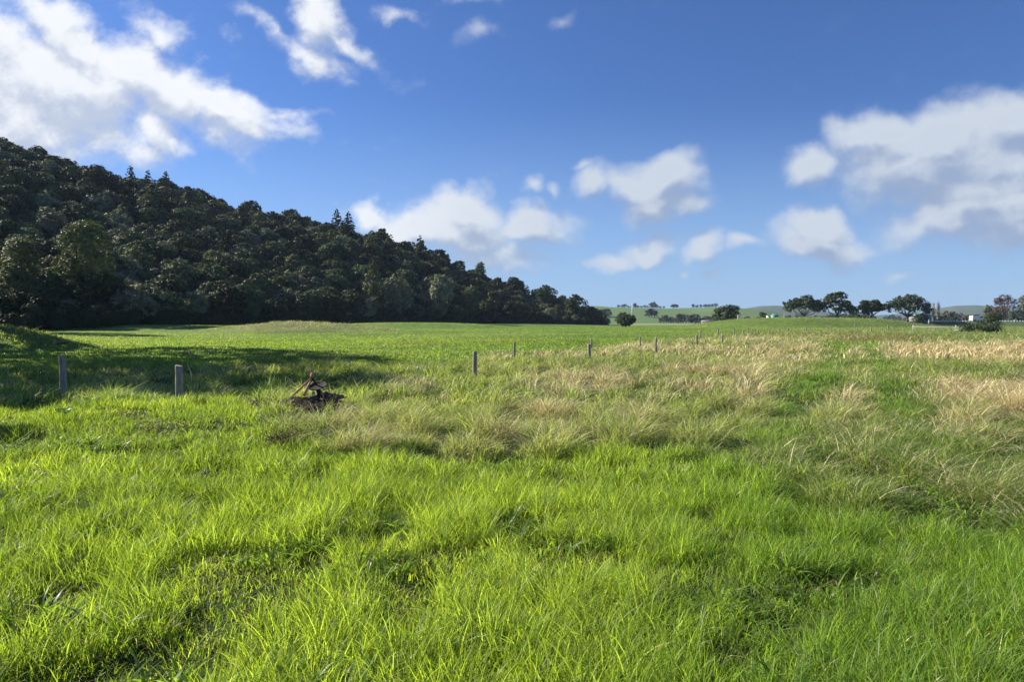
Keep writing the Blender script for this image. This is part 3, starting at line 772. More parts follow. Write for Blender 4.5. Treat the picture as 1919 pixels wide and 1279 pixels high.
# --- trees standing left of the picture that throw their shade over the paddock
for (x, y, w, h, sd_, lab) in [
        (-46, 51, 11, 30, 1, 'tall tree outside the left edge, farthest of the row shading the paddock'),
        (-41.5, 44.5, 10, 28, 2, 'tall tree outside the left edge, second farthest of the shading row'),
        (-37.5, 38, 10, 25.5, 3, 'tall tree outside the left edge, third farthest of the shading row'),
        (-33.5, 32, 9, 23.5, 4, 'broad tree outside the left edge, in the middle of the shading row'),
        (-30, 26.5, 8, 18.5, 5, 'rounded tree outside the left edge, third nearest of the shading row'),
        (-26, 20.5, 6, 14.0, 6, 'rounded tree outside the left edge, second nearest of the shading row'),
        (-23.5, 16.0, 2.6, 12.6, 7, 'slender tree outside the left edge, nearest of the shading row'),
        (-82.5, 98, 12, 32, 8, 'unseen tall tree added left to shade the hill foot, nearest of four'),  # last four are added out of view to darken the field below the hill
        (-87.5, 104, 12, 32, 9, 'unseen tall tree added left to shade the hill foot, second of four'),
        (-92.5, 110, 12, 32, 10, 'unseen tall tree added left to shade the hill foot, third of four'),
        (-97.5, 116, 12, 32, 11, 'unseen tall tree added left to shade the hill foot, farthest of four')]:
    make_tree('paddock_tree', (x, y, float(gz([x], [y])[0]) - .2), lab, 'tree', 'trees along the left edge of the paddock', L_MID, 'column', w, h, 500 + sd_, n_cl=380, n_leaf=11, leaf=.26, z0f=.06)

# ------------------------------------------------------------------ the four macrocarpas, the shelter trees, shrubs
def pad_tree(name, px, d, w, h, pads, seed, label, cat, group, mat, leaf=.30, zbase=None, trunkr=.5, n_cl=240, n_leaf=11, th=.22, rz=0, bark=None):
    x = UX(px, d); z = float(gz([x], [d])[0]) if zbase is None else zbase
    root = empty(name, (x, d, z - .1), rz); tag(root, label, cat, group)
    C = [(a * w / 2, b * w / 2, c * h) for (a, b, c, r, f) in pads]; Rd = [(r * w / 2, r * w / 2, r * w / 2 * f) for (a, b, c, r, f) in pads]
    V, Q = leaf_cloud(C, Rd, n_cl, n_leaf, leaf, seed, cl_r=.30, inner=.35, up=.2)
    ends = [(c[0], c[1], c[2] - r[2] * .3) for c, r in zip(C, Rd)]
    limbs(h * th, trunkr, ends, seed, start=.5).build('trunk', bark or M_BARK, root, True)
    link('crown', raw_mesh('crown', V, Q), mat, root)
    return root
def umbrella(seed, n=16, topf=.36, low=.45, gap=0.0):
    g = np.random.default_rng(seed); p = []
    for i_ in range(n):
        a = i_ * 2.4 + g.uniform(-.3, .3); q = math.sqrt((i_ + .5) / n) * .80
        zt = .82 - .62 * q ** 2 + g.uniform(-.05, .05)
        p.append((math.cos(a) * q, math.sin(a) * q, zt, g.uniform(.28, .40), g.uniform(.5, .7)))
    return p
MG = 'macrocarpas along the back of the green mound'
DM = 262.0
def MH(py_top, py_b, d): return (py_b - py_top) / F * d
for (px, wpx, top, seed, lab, nn) in [
        (1506, 72, 552, 71, 'umbrella shaped macrocarpa, leftmost of the four on the mound', 15),
        (1569, 66, 547, 77, 'tallest and most ragged macrocarpa, second from left on the mound', 14),
        (1633, 60, 558, 83, 'lower macrocarpa with bare lower limbs, third from left on the mound', 13),
        (1701, 80, 550, 97, 'wide spreading macrocarpa, rightmost of the four on the mound', 17)]:
    d = DM; zb = 2.0
    h = (HY - top) / F * d + CAMH - zb
    pd = umbrella(seed, nn)
    if seed == 77: pd = [(a, b, c + (.08 if a < .2 else -.12) * (1 if abs(a) < .5 else 1), r * .95, f) for (a, b, c, r, f) in pd] + [(.1, 0, .95, .2, .5), (.75, 0, .45, .3, .6)]
    if seed == 97: pd += [(.85, .1, .42, .22, .35), (.72, -.2, .30, .18, .35), (-.8, 0, .55, .22, .4)]
    pad_tree('macrocarpa_tree', px, d, wpx / F * d, h, pd, seed, lab, 'tree', MG, L_MACRO, leaf=.36, zbase=zb, trunkr=.42, n_cl=420, n_leaf=12)
# small trees between/under the macrocarpas
def bush(name, px, py_top, d, wpx, mat, seed, label, cat='tree', group=None, py_base=None, kind='dome', leaf=.25, n_cl=160, n_leaf=10, bark=None, z0f=.10, z=None):
    x = UX(px, d)
    z = float(gz([x], [d])[0]) if z is None else z
    h = (HY - py_top) / F * d + CAMH - z
    return make_tree(name, (x, d, z - .1), label, cat, group, mat, kind, wpx / F * d, h, seed, n_cl=n_cl, n_leaf=n_leaf, leaf=leaf, barkmat=bark, z0f=z0f)
bush('round_tree', 1173, 584, 225, 50, L_MACRO, 201, 'low round dark green tree alone in front of the far green hill', leaf=.30, z0f=.0, n_cl=330)
bush('shelter_tree', 1361, 566, 232, 72, L_MACRO, 203, 'broad dark tree at the left end of the green mound', leaf=.32, n_cl=420, z0f=.0)
bush('shelter_tree', 1461, 583, 262, 20, L_MACRO, 205, 'small dark bush left of the round green tank', leaf=.22, z=2.0).location.x = UX(1431, 262)
bush('shelter_tree', 1600, 583, 272, 70, L_MACRO, 207, 'low dark tree filling the gap between the second and third macrocarpas', leaf=.24, z=1.8)
bush('shelter_tree', 1722, 588, 275, 36, L_MACRO, 208, 'low dark bush at the right end of the mound beside the small house', leaf=.24, z=1.2)
bush('willow_shrub', 1856, 584, 118, 60, L_SHRUB, 209, 'tall loose grey green shrub in front of the white van', 'shrub', leaf=.10, n_cl=260, n_leaf=14, z0f=.02)
bush('willow_shrub', 1822, 606, 112, 60, L_SHRUB, 211, 'low dark green shrub left of the tall loose one', 'shrub', leaf=.09, n_cl=200, n_leaf=14, z0f=.0)
bush('willow_shrub', 1866, 608, 110, 50, L_SHRUB, 212, 'low dense shrub at the right foot of the tall loose one', 'shrub', leaf=.09, n_cl=180, n_leaf=14, z0f=.0)
bush('red_tree', 1884, 546, 300, 58, L_RED, 213, 'tall tree with reddish brown crown near the right edge', leaf=.3, n_cl=240, z0f=.12)
bush('red_tree', 1925, 548, 296, 62, L_BROWNG, 215, 'tall greyish tree cut by the right edge of the picture', leaf=.3, n_cl=240, z0f=.12)
bush('red_tree', 1852, 566, 310, 22, L_OLIVE, 217, 'narrow olive tree left of the reddish brown one', leaf=.3, kind='column', z0f=.1)
bush('red_tree', 1905, 575, 290, 40, L_BLUEG, 218, 'dark green lower tree in front of the reddish brown one', leaf=.3, z0f=.1)
# bare trees
def bare_tree(px, top, d, seed, label, mat=M_PALEBARK, wob=.35):
    g = random.Random(seed); x = UX(px, d); z = float(gz([x], [d])[0]); h = (HY - top) / F * d + CAMH - z
    root = empty('bare_tree', (x, d, z - .1)); tag(root, label, 'tree', 'bare trees beyond the road')
    mb = MB(); mb.tube([(0, 0, 0), (.1, 0, h * .5), (0, .1, h)], [.28, .18, .05], 6); mb.build('trunk', mat, root)
    mb = MB()
    for i_ in range(46):
        t = g.uniform(.15, .95); a = g.uniform(0, 6.28); l = h * (.14 + .20 * (1 - t)); e = np.array([math.cos(a) * l * wob, math.sin(a) * l * wob, l])
        s = np.array([0, 0, h * t]); mb.tube([s, s + e * .5, s + e], [.10, .08, .05], 4, False)
        for _ in range(2):
            f = g.uniform(.3, .9); b = g.uniform(0, 6.28); e2 = np.array([math.cos(b) * .5, math.sin(b) * .5, 1.0]) * l * .35; mb.tube([s + e * f, s + e * f + e2], [.06, .04], 3, False)
    mb.build('branches', mat, root)
for px, top, sd_, lab in [(1741, 569, 1, 'pale bare poplar right of the last macrocarpa, leftmost of its row'), (1749, 571, 2, 'pale bare poplar, second of its row right of the macrocarpas'),
                          (1758, 568, 3, 'pale bare poplar, tallest of its row right of the macrocarpas'), (1131, 592, 4, 'small pale bare tree at the right foot of the wooded hill')]:
    bare_tree(px, top, 300 if px > 1500 else 306, sd_, lab)
# scrub belt beyond the road: individual bushes
SG = 'scrub bushes beyond the white road rail'
sc0 = None; nsc = 0
for px in list(np.arange(1742, 1990, 9.5)):
    top = 588 + 5 * math.sin(px * .13) + random.uniform(-3, 3); d = 305 + random.uniform(-8, 14); mat_i = nsc % 3
    lab = ['brownish scrub bush beyond the white road rail', 'dark green scrub bush beyond the white road rail', 'olive scrub bush beyond the white road rail'][mat_i]
    bush('scrub_bush', px, top, d, 17, [L_BROWNG, L_BLUEG, L_OLIVE][mat_i], 600 + nsc, lab, 'bush', SG, leaf=.35, n_cl=60, n_leaf=8, z0f=0); nsc += 1

# ------------------------------------------------------------------ far hills
def hills_material():
    m, T = new_mat('far_pasture')
    geo = T.n('ShaderNodeNewGeometry').outputs['Position']
    a = T.noise(geo, .02, 4.0, .6).outputs[0]; b = T.noise(geo, .006, 3.0, .5).outputs[0]
    p = T.n('ShaderNodeBsdfPrincipled', {'Base Color': T.mix(T.mr(b, .35, .65), T.mix(T.mr(a, .35, .65), (.10, .19, .055), (.15, .23, .075)), (.13, .17, .08)), 'Roughness': .95, 'Specular IOR Level': .1})
    out(T, p.outputs[0]); return m
M_FAR = hills_material()
def far_hill(name, sil, d0, d1, label, mat, nseg=160):
    sil = np.array(sil, float); pxs = np.linspace(sil[0, 0], sil[-1, 0], nseg); top = np.interp(pxs, sil[:, 0], sil[:, 1])
    rows = 26; V = []
    for r_ in range(rows):
        t = r_ / (rows - 1); d = d0 + (d1 - d0) * t
        s = np.where(t <= .75, math.sin(min(t / .75, 1) * math.pi / 2) ** 1.2, 1 - (t - .75) * 2.2)
        for px, tp in zip(pxs, top):
            dr = d0 + (d1 - d0) * .75
            hh = max((HY - tp) / F * dr + CAMH, 0) * s
            x = UX(px, d); n_ = float(fbm(np.array([x]), np.array([d]), 90, 3, 5)[0] - .5) * 5 * (1 - abs(2 * t / 1.5 - 1)) if t < .75 else 0
            V.append((x, d, hh + n_ - (1.0 if r_ == 0 else 0)))
    i_ = (np.arange(rows - 1)[:, None] * nseg + np.arange(nseg - 1)[None]).ravel()
    return tag(link(name, raw_mesh(name, V, np.stack([i_, i_ + 1, i_ + 1 + nseg, i_ + nseg], 1), None, True), mat), label, None, None, 'structure')
far_hill('far_hills', [(900, 590), (1000, 578), (1080, 575), (1110, 574), (1150, 576), (1200, 577), (1240, 579), (1300, 579), (1340, 578), (1390, 580), (1430, 583), (1470, 590), (1520, 598), (1600, 603)], 620, 1050, 'green pasture hills behind the left of the paddock', M_FAR)
far_hill('distant_hill', [(1340, 600), (1400, 578), (1425, 574), (1450, 573), (1485, 575), (1530, 582), (1580, 588), (1640, 592), (1720, 588), (1760, 579), (1790, 574), (1830, 573), (1850, 575), (1875, 576), (1950, 577), (2150, 570), (2400, 578)], 1500, 2100,
         'bluish distant hill behind the macrocarpas and the road', plain('distant_bush_green', (.05, .085, .055), (.09, .12, .07), .01, .95, 0, 0))
def fz(px, d):          # height of far hill surface at depth d
    sil = np.array([(900, 590), (1000, 578), (1080, 575), (1110, 574), (1150, 576), (1200, 577), (1240, 579), (1300, 579), (1340, 578), (1390, 580), (1430, 583), (1470, 590), (1520, 598), (1600, 603)], float)
    t = (d - 620) / 430; s = math.sin(min(max(t, 0) / .75, 1) * math.pi / 2) ** 1.2
    x = UX(px, d); n_ = float(fbm(np.array([x]), np.array([d]), 90, 3, 5)[0] - .5) * 5 * (1 - abs(2 * t / 1.5 - 1)) if 0 < t < .75 else 0
    return ((HY - np.interp(px, sil[:, 0], sil[:, 1])) / F * (620 + 430 * .75) + CAMH) * s + n_
FG = 'trees on the far green hills'
for (px, w, top, seed, lab) in [(1224, 19, 566, 1, 'flat topped umbrella tree on the far ridge, left and taller of the pair'), (1263, 18, 570, 2, 'flat topped umbrella tree on the far ridge, right of the pair'),
                                (1190, 8, 567, 3, 'small tufted tree on the far ridge beside the pale pole')]:
    d = 930; z = fz(px, d) - .5; h = (HY - top) / F * d + CAMH - z
    pad_tree('ridge_tree', px, d, w / F * d, h, umbrella(seed, 9), 700 + seed, lab, 'tree', FG, L_BLUEG, leaf=.6, zbase=z, trunkr=.5, n_cl=120, n_leaf=9, th=.3)
# rows of trees on the far slope
first = None; nfar = 0
rows = []
for px in np.arange(1108, 1150, 7): rows.append((px, 700 + random.uniform(-20, 60), random.uniform(7, 11), 'blue green tree on the far hillside just right of the wood'))
for px in np.arange(1160, 1250, 6): rows.append((px, 925 + random.uniform(-8, 8), random.uniform(4, 7), 'hedge tree along the far ridge left of and under the umbrella trees'))
for px in np.arange(1192, 1205, 5): rows.append((px + 25, 700, random.uniform(8, 12), 'tree in a small clump on the far slope below the umbrella trees'))
for px in np.arange(1240, 1350, 4.6): rows.append((px, 560 + random.uniform(0, 50), random.uniform(6, 10.5), 'dark tree in the belt at the foot of the far hill'))
for px in np.arange(1300, 1345, 7): rows.append((px, 900, random.uniform(4, 7), 'bush on the far ridge left of the broad dark tree'))
for px in np.arange(1385, 1480, 8): rows.append((px, 520 + random.uniform(0, 60), random.uniform(4, 8), 'dark tree behind the mound between the broad dark tree and the macrocarpas'))
for px in np.arange(1480, 1760, 12): rows.append((px, 640 + random.uniform(0, 60), random.uniform(6, 11), 'distant blue green tree glimpsed behind the macrocarpas'))
for px in np.arange(1765, 1990, 9): rows.append((px, 560 + random.uniform(0, 60), random.uniform(8, 14), 'brownish green tree on the rise beyond the road'))
base = {}
for (px, d, h, lab) in rows:
    z = (fz(px, d) if d > 620 and px < 1500 else float(gz([UX(px, d)], [d])[0]))
    key = 'b' if px > 1765 else 'a'
    mat = L_BROWNG if key == 'b' else L_BLUEG
    if key not in base:
        base[key] = make_tree('far_tree', (UX(px, d), d, z - .4), lab, 'tree', FG, mat, 'dome', 9, 9, 800 + len(base), n_cl=70, n_leaf=8, leaf=.55, z0f=.1); base[key].scale = (h / 9,) * 3
    else: copy_thing(base[key], (UX(px, d), d, z - .4), random.uniform(0, 6.28), (h / 9 * random.uniform(.9, 1.3), h / 9, h / 9), lab, FG)

# ------------------------------------------------------------------ fence posts
def post(px, ytop, ybase, label, kind='round', group='wooden fence posts', d=None, w=None, lean=(0, 0), mat=None, zt=None):
    d = CAMH * F / (ybase - HY) if d is None else d
    x = UX(px, d); z = float(gz([x], [d])[0])
    top = (HY - ytop) / F * d + CAMH
    h = max(top - z, .5)
    r = (w or .075); lean = (random.Random(int(px) * 3).uniform(-.035, .035), 0)
    g = random.Random(int(px)); mb = MB()
    prof = []; n = 9
    for i_ in range(n):
        t = i_ / (n - 1); prof.append((lean[0] * t + g.uniform(-.004, .004), lean[1] * t + g.uniform(-.004, .004), -.35 + (h + .35) * t))
    rad = [r * (1.03 - .06 * i_ / (n - 1)) for i_ in range(n)]
    prof.append((lean[0], lean[1], h + .012)); rad.append(r * .86)
    mb.tube(prof, rad, 14, True, .05)
    o = mb.build('fence_post', mat or M_WOOD, None, True); o.location = (x, d, z)
    return tag(o, label, 'fence post', group)
NG = 'posts of the near fence line'; BG_ = 'posts of the back fence line'
post(118, 668, 741, 'shaded round fence post near the left edge', group=NG, d=16.0, w=.075)
post(335, 687, 765, 'stout round fence post standing in the bright grass left of the rusty implement', group=NG, w=.075)
post(890, 660, 706, 'grey fence post near the centre right of the rusty implement', group=NG, w=.07)
post(1105.5, 645.5, 681, 'fence post right of centre, just in front of a thinner one behind', group=NG, w=.07)
post(1230, 634, 662, 'dark fence post, third right from the centre one in the near line', group=NG, w=.06)
post(1307, 629, 652, 'pale fence post standing in straw grass, fourth from the centre one', group=NG, w=.07)
post(1354.6, 627, 643, 'short pale fence post, fifth from the centre one', group=NG, w=.07)
post(964, 641.5, 674, 'thin dark fence post behind and right of the centre one', group=BG_, w=.055)
post(1108.5, 634, 659, 'thin dark fence post directly behind the nearer post right of centre', group=BG_, w=.05)
post(1200.6, 632, 655, 'thin dark fence post at the paddock edge, between two posts of the near line', group=BG_, w=.05)
post(1313.5, 619.5, 636, 'dark fence post just right of the pale one in straw grass, farther back', group=BG_, w=.06)
farp = [(1346.6, 616, 630, 'b'), (1376.5, 616, 627, 'b'), (1394, 618.6, 634, 'n'), (1402, 614, 626, 'b'), (1421, 617.5, 628, 'n'), (1443, 616.5, 627, 'n'),
        (1461, 616, 625, 'n'), (1477, 616, 624, 'n'), (1512, 613.6, 623.5, 'n'), (1558, 610, 618, 'b'), (1573.5, 616, 624, 'n'), (1602, 608, 618, 'b'),
        (1633, 613.6, 622.5, 'n'), (1664.7, 610, 619, 'b'), (1752, 615, 624, 'n')]
ordn = ['first', 'second', 'third', 'fourth', 'fifth', 'sixth', 'seventh', 'eighth', 'ninth', 'tenth', 'eleventh', 'twelfth', 'thirteenth', 'fourteenth', 'fifteenth']
for k, (px, a, b, l) in enumerate(farp):
    post(px, a, b, f'small distant fence post, {ordn[k]} from the left beyond the short pale one', group=NG if l == 'n' else BG_, w=.08 if k < 5 else .10)
# pale rail fence on the right
d = CAMH * F / (620.5 - HY)
rt = empty('rail_fence', (UX(1711, d), d, float(gz([UX(1711, d)], [d])[0])), -.62, (1.25, 1, 1)); tag(rt, 'pale sun bleached rail fence with white end post left of the shrubs', 'fence')
hp = 1.0
for xx in (0, 5.4): MB().box((xx, 0, .45), (.16, .16, 1.3), 0, ('Y', .06 * (xx == 0))).build('post', M_PALEWOOD, rt, bevel=.01)
for (xa, xb, z1, z2) in ((0, 5.8, .83, .62), (5.0, 8.3, .60, .52), (5.2, 8.3, .22, .16)):
    MB().box(((xa + xb) / 2, -.10, (z1 + z2) / 2), (xb - xa, .05, .15), 0, ('Y', math.atan2(z1 - z2, xb - xa))).build('rail', M_PALEWOOD, rt, bevel=.006)

# ------------------------------------------------------------------ rusty implement
di = 13.2; xi = UX(590, di)
def ip(px, py, dd=0.0):                  # point on the implement, relative to its base
    d = di + dd; return np.array([UX(px, d) - xi, dd, (HY - py) / F * d + CAMH])
zi = float(gz([xi], [di])[0])
imp = empty('rusty_implement', (xi, di, 0)); tag(imp, 'rusty old horse drawn farm implement with round iron seat sunk in the grass', 'farm implement')
MB().tube([ip(548, 742, -.15), ip(582, 711, 0)], .021, 8).build('long_strut', M_RUST, imp, True)
MB().tube([ip(569, 742, -.22), ip(576, 727, -.1), ip(583, 712, 0)], [.027, .024, .022], 8).build('front_strut', M_RUST, imp, True)
MB().tube([ip(586, 710, .02), ip(592, 722, .1), ip(600, 742, .2)], .017, 8).build('rear_strut', M_DARKIRON, imp, True)
mb = MB(); mb.box(ip(584.5, 705, 0), (.055, .05, .11), 0, ('Y', .15)); mb.tube([ip(581, 706, .01), ip(581.8, 697, .01), ip(582, 690, 0)], [.014, .010, .004], 6); mb.tube([ip(588, 703, 0), ip(585.5, 698, .01), ip(583.5, 694, .01)], [.012, .009, .005], 6)
mb.build('head_bracket', M_RUST, imp)
MB().box(ip(586, 710.5, -.03), (.045, .04, .05), .3).build('bolt_block', M_DARKIRON, imp, bevel=.005)
Mx = Matrix.Rotation(R(-7), 4, 'Y') @ Matrix.Rotation(R(23), 4, 'X')
MB().lathe([(.0, .012), (.06, .010), (.11, .016), (.155, .030), (.172, .046), (.178, .044), (.170, .024), (.12, .002), (.06, -.004), (0, -.004)], ip(595.5, 727, .02), 28, Mx).build('round_seat', M_DARKIRON, imp, True)
MB().tube([ip(596, 730, .02), ip(597, 738, .02), ip(596, 748, .02)], [.05, .04, .05], 10).build('seat_spring', M_DARKIRON, imp, True)
MB().box(ip(586.5, 738, -.08), (.07, .05, .065), .4).build('axle_block', M_WHITE if False else M_HOOD, imp, bevel=.012)
MB().tube([ip(601, 734, 0), ip(605, 741, -.02), ip(606, 751, -.05)], .018, 8).build('seat_bracket', M_RUST, imp, True)
mb = MB(); mb.tube([ip(589, 750, .0), ip(600, 744, -.02), ip(610, 752, .0)], .016, 8); mb.tube([ip(575, 752, .1), ip(620, 750, -.1)], .02, 8); mb.build('axle', M_DARKIRON, imp, True)
# rotten beam the implement rests on
mb = MB()
g = random.Random(4)
def zg(x, y): return float(gz([x], [y])[0])
pb = []
for (px, py) in ((508, 768), (525, 764), (545, 758), (565, 756), (590, 754), (612, 748), (628, 746), (644, 744)):
    q = ip(px, py, (px - 590) * .006); pb.append(q)
mb.tube(pb, [.02, .06, .08, .11, .09, .115, .07, .02], 14, True, .75)
mb.tube([pb[3] + (0, -.05, .02), pb[4] + (0, -.12, -.06), pb[5] + (.05, -.15, -.08)], [.04, .09, .05], 9, True, .5)
mb.tube([pb[1] + (0, .0, .02), pb[2] + (0, .05, .07), pb[3] + (.1, .05, .08)], [.02, .05, .02], 8, True, .6)
mb.tube([ip(486, 772, -.35), ip(520, 763, -.3), ip(566, 750, -.25)], [.012, .026, .034], 8, True, .4)
for _ in range(22):                       # broken lumps and splinters of wood lying along it
    k = g.randrange(1, 7); s = pb[k] + np.array([g.uniform(-.12, .12), g.uniform(-.28, .05), g.uniform(-.12, .02)]); a = g.uniform(-.6, .6); L = g.uniform(.10, .30)
    e = s + np.array([math.cos(a) * L, math.sin(a) * L * .6, g.uniform(-.05, .09)]); r = g.uniform(.018, .05); mb.tube([s, (s + e) / 2 + (0, 0, g.uniform(-.02, .03)), e], [r * .8, r, r * .45], 7, True, .8)
for _ in range(40):
    k = g.randrange(1, 7); s = pb[k] + np.array([g.uniform(-.08, .08), g.uniform(-.1, .05), g.uniform(-.02, .06)]); mb.tube([s, s + np.array([g.uniform(-.1, .1), g.uniform(-.1, .1), g.uniform(.0, .10)])], [.022, .006], 5, True, .4)
o = mb.build('rotten_log', M_ROT, None, False); o.location = (xi, di, 0); tag(o, 'dark rotten log lying in the grass under the rusty implement', 'log')
# dark dead brush in front of it
def twig_heap(name, cx, cy, w, dpt, h, n, mat, seed, label, th=.006):
    g = random.Random(seed); mb = MB()
    for _ in range(n):
        x = cx + g.gauss(0, w / 2.4); y = cy + g.gauss(0, dpt / 2.4); z = zg(x, y); a = g.uniform(0, 6.28); l = g.uniform(.08, .32); el = g.uniform(.05, .8)
        e = np.array([math.cos(a) * math.cos(el), math.sin(a) * math.cos(el), math.sin(el)]) * l; s = np.array([x, y, z + g.uniform(0, h)])
        mb.tube([s, s + e * .5 + np.array([0, 0, .02]), s + e], [th, th * .8, th * .4], 4, False)
    return tag(mb.build(name, mat), label, 'brush', None, 'stuff')
twig_heap('dead_brush', UX(580, 12.75), 12.75, 1.15, .24, .15, 380, M_ROT, 3, 'dark tangle of dead brush below the rotten log', .008)
twig_heap('dead_brush', UX(535, 9.7), 9.7, .35, .25, .08, 200, M_ROT, 5, 'dark dead patch in the grass nearer the camera than the implement', .005)
# dead stalks and canes as individual pale sticks
SGp = 'pale dead canes in the rough grass'
sticks = [((500, 777), (524, 770), 12.6), ((525, 775), (548, 760), 12.5), ((552, 782), (563, 762), 12.4), ((562, 760), (572, 783), 12.4), ((612, 757), (616, 772), 12.6), ((628, 772), (633, 750), 12.3),
          ((510, 836), (541, 826), 9.6), ((495, 862), (528, 842), 9.4), ((1690, 905), (1712, 862), 8.4), ((412, 742), (424, 724), 14.2), ((418, 742), (428, 724), 14.2), ((180, 755), (183, 722), 15.5), ((195, 753), (202, 728), 15.3), ((172, 715), (178, 697), 19)]
lb = ['lying flat at the left end of the rotten log', 'slanting up over the left end of the rotten log', 'leaning right below the rotten log', 'leaning left below the rotten log', 'hooked beneath the seat end of the rotten log', 'upright at the right end of the rotten log',
      'lying across the dark dead patch', 'in the grass below the dark dead patch', 'standing in the right foreground', 'left of a close pair above the bright grass', 'right of a close pair above the bright grass', 'upright left of the stout post, nearer the left edge', 'upright left of the stout post, second', 'in the shaded swale behind the posts']
for (a, b, d), l in zip(sticks, lb):
    A = np.array([UX(a[0], d), d, (HY - a[1]) / F * d + CAMH]); B_ = np.array([UX(b[0], d), d + .1, (HY - b[1]) / F * d + CAMH])
    m_ = (A + B_) / 2 + np.array([.01, 0, .02]); mb = MB(); mb.tube([A - A, m_ - A, B_ - A], [.009, .007, .004], 6)
    o = mb.build('dead_cane', M_DEAD, None, True); o.location = A; tag(o, 'thin pale dead cane ' + l, 'dead cane', SGp)
# rusty stake
d = 12.9; x = UX(468.5, d); z = zg(x, d)
mb = MB(); hs = (HY - 756.5) / F * d + CAMH - z
mb.tube([(0, 0, -.3), (0, 0, hs * .5), (.01, 0, hs)], [.045, .045, .042], 10, True, .08)
mb.tube([(.035, -.01, hs * .7), (.05, -.02, hs * .98), (.045, 0, hs + .02)], [.014, .016, .01], 6)
o = mb.build('rusty_stake', M_RUST, None, False); o.location = (x, d, z); tag(o, 'short orange rusty stake in the grass left of the implement', 'stake')
# stones, fallen board
d = 24; x = UX(787, d); mb = MB(); mb.lathe([(0, -.1), (.10, -.05), (.13, .03), (.09, .11), (0, .14)], (0, 0, 0), 9); o = mb.build('pale_stone', M_STONE, None, True); o.location = (x, d, zg(x, d) + .10); tag(o, 'pale rounded stone showing in the grass left of the centre post', 'stone')
d = 42.0; x = UX(116, d); z = (HY - 645) / F * d + CAMH; mb = MB(); mb.tube([(-.42, 0, -.02), (.05, 0, .07), (.42, 0, .13)], [.07, .065, .06], 8, True, .1); o = mb.build('fallen_post', M_ROT, None, True); o.location = (x, d, z); tag(o, 'dark fallen post at the foot of the left bank', 'fallen post')

# broad-leaved weeds near the first posts
M_WEED = leafy('broad_weed_leaf', (.12, .22, .05), .35, .5)
def weed(px, py, seed, label, s=1.0):
    d = CAMH * F / (py - HY); x = UX(px, d); z = zg(x, d); g = random.Random(seed); mb = MB()
    for _ in range(11):
        a = g.uniform(0, 6.28); el = g.uniform(.35, 1.1); L = g.uniform(.16, .28) * s; wd = L * .30
        dr = np.array([math.cos(a) * math.cos(el), math.sin(a) * math.cos(el), math.sin(el)]); sd2 = np.array([-math.sin(a), math.cos(a), 0])
        pts = [dr * L * t + np.array([0, 0, -.25 * L * t * t * 2]) for t in (0, .3, .65, 1)]
        ws = [.15, 1, .85, .05]; V = []
        for p_, w_ in zip(pts, ws): V += [p_ - sd2 * wd * w_, p_ + np.array([0, 0, -.015]), p_ + sd2 * wd * w_]
        Q = []
        for k in range(3): Q += [[3 * k, 3 * k + 1, 3 * k + 4, 3 * k + 3], [3 * k + 1, 3 * k + 2, 3 * k + 5, 3 * k + 4]]
        mb.add(V, Q)
    o = mb.build('dock_plant', M_WEED, None, True); o.location = (x, d, z + .1); tag(o, label, 'weed', 'broad leaved weeds among the grass')
weed(168, 776, 1, 'broad leaved weed between the two left posts, left of a pair', 1.2)
weed(222, 772, 2, 'broad leaved weed between the two left posts, right of a pair', 1.2)
weed(118, 802, 3, 'broad leaved weed in bright grass below the shaded post')

# ------------------------------------------------------------------ things behind the mound and along the road
dT = 232; x = UX(1452, dT); zb = 2.35
tk = empty('water_tank', (x, dT, zb)); tag(tk, 'round green plastic water tank on top of the green mound', 'water tank')
MB().lathe([(0, -.3), (1.25, -.3), (1.28, .3), (1.25, .32), (1.28, .9), (1.25, .95), (1.27, 1.5), (1.2, 1.62)], (0, 0, 0), 28).build('tank_wall', M_TANK, tk, True)
MB().lathe([(1.2, 1.62), (.8, 1.85), (.3, 1.98), (0, 2.0)], (0, 0, 0), 28).build('tank_roof', M_TANK, tk, True)
MB().lathe([(.28, 1.96), (.28, 2.12), (0, 2.14)], (0, 0, 0), 14).build('hatch', M_TANK, tk, True)
x = UX(1441, 236); sh = empty('pump_shed', (x, 236, 2.3)); tag(sh, 'tiny white pump shed left of the green water tank', 'shed')
MB().box((0, 0, .6), (1.3, 1.3, 1.6)).build('wall', M_WHITE, sh)
MB().box((0, 0, 1.46), (1.6, 1.6, .08), 0, ('Y', .1)).build('roof', M_HOOD, sh)
MB().box((0, -.67, .5), (.6, .04, 1.2)).build('door', M_WALL, sh)
x = UX(1384, 212); p_ = empty('stone_pillar', (x, 212, float(gz([x], [212])[0]))); tag(p_, 'pale concrete pillar on the left shoulder of the mound', 'pillar')
hq = (HY - 591.5) / F * 212 + CAMH - p_.location.z
MB().box((0, 0, hq * .45), (.42, .42, hq * .9 + .4), .2, None, .85).build('shaft', M_HOOD, p_, bevel=.02)
MB().box((0, 0, hq * .9 + .27), (.5, .5, .14), .2).build('cap', M_HOOD, p_, bevel=.02)
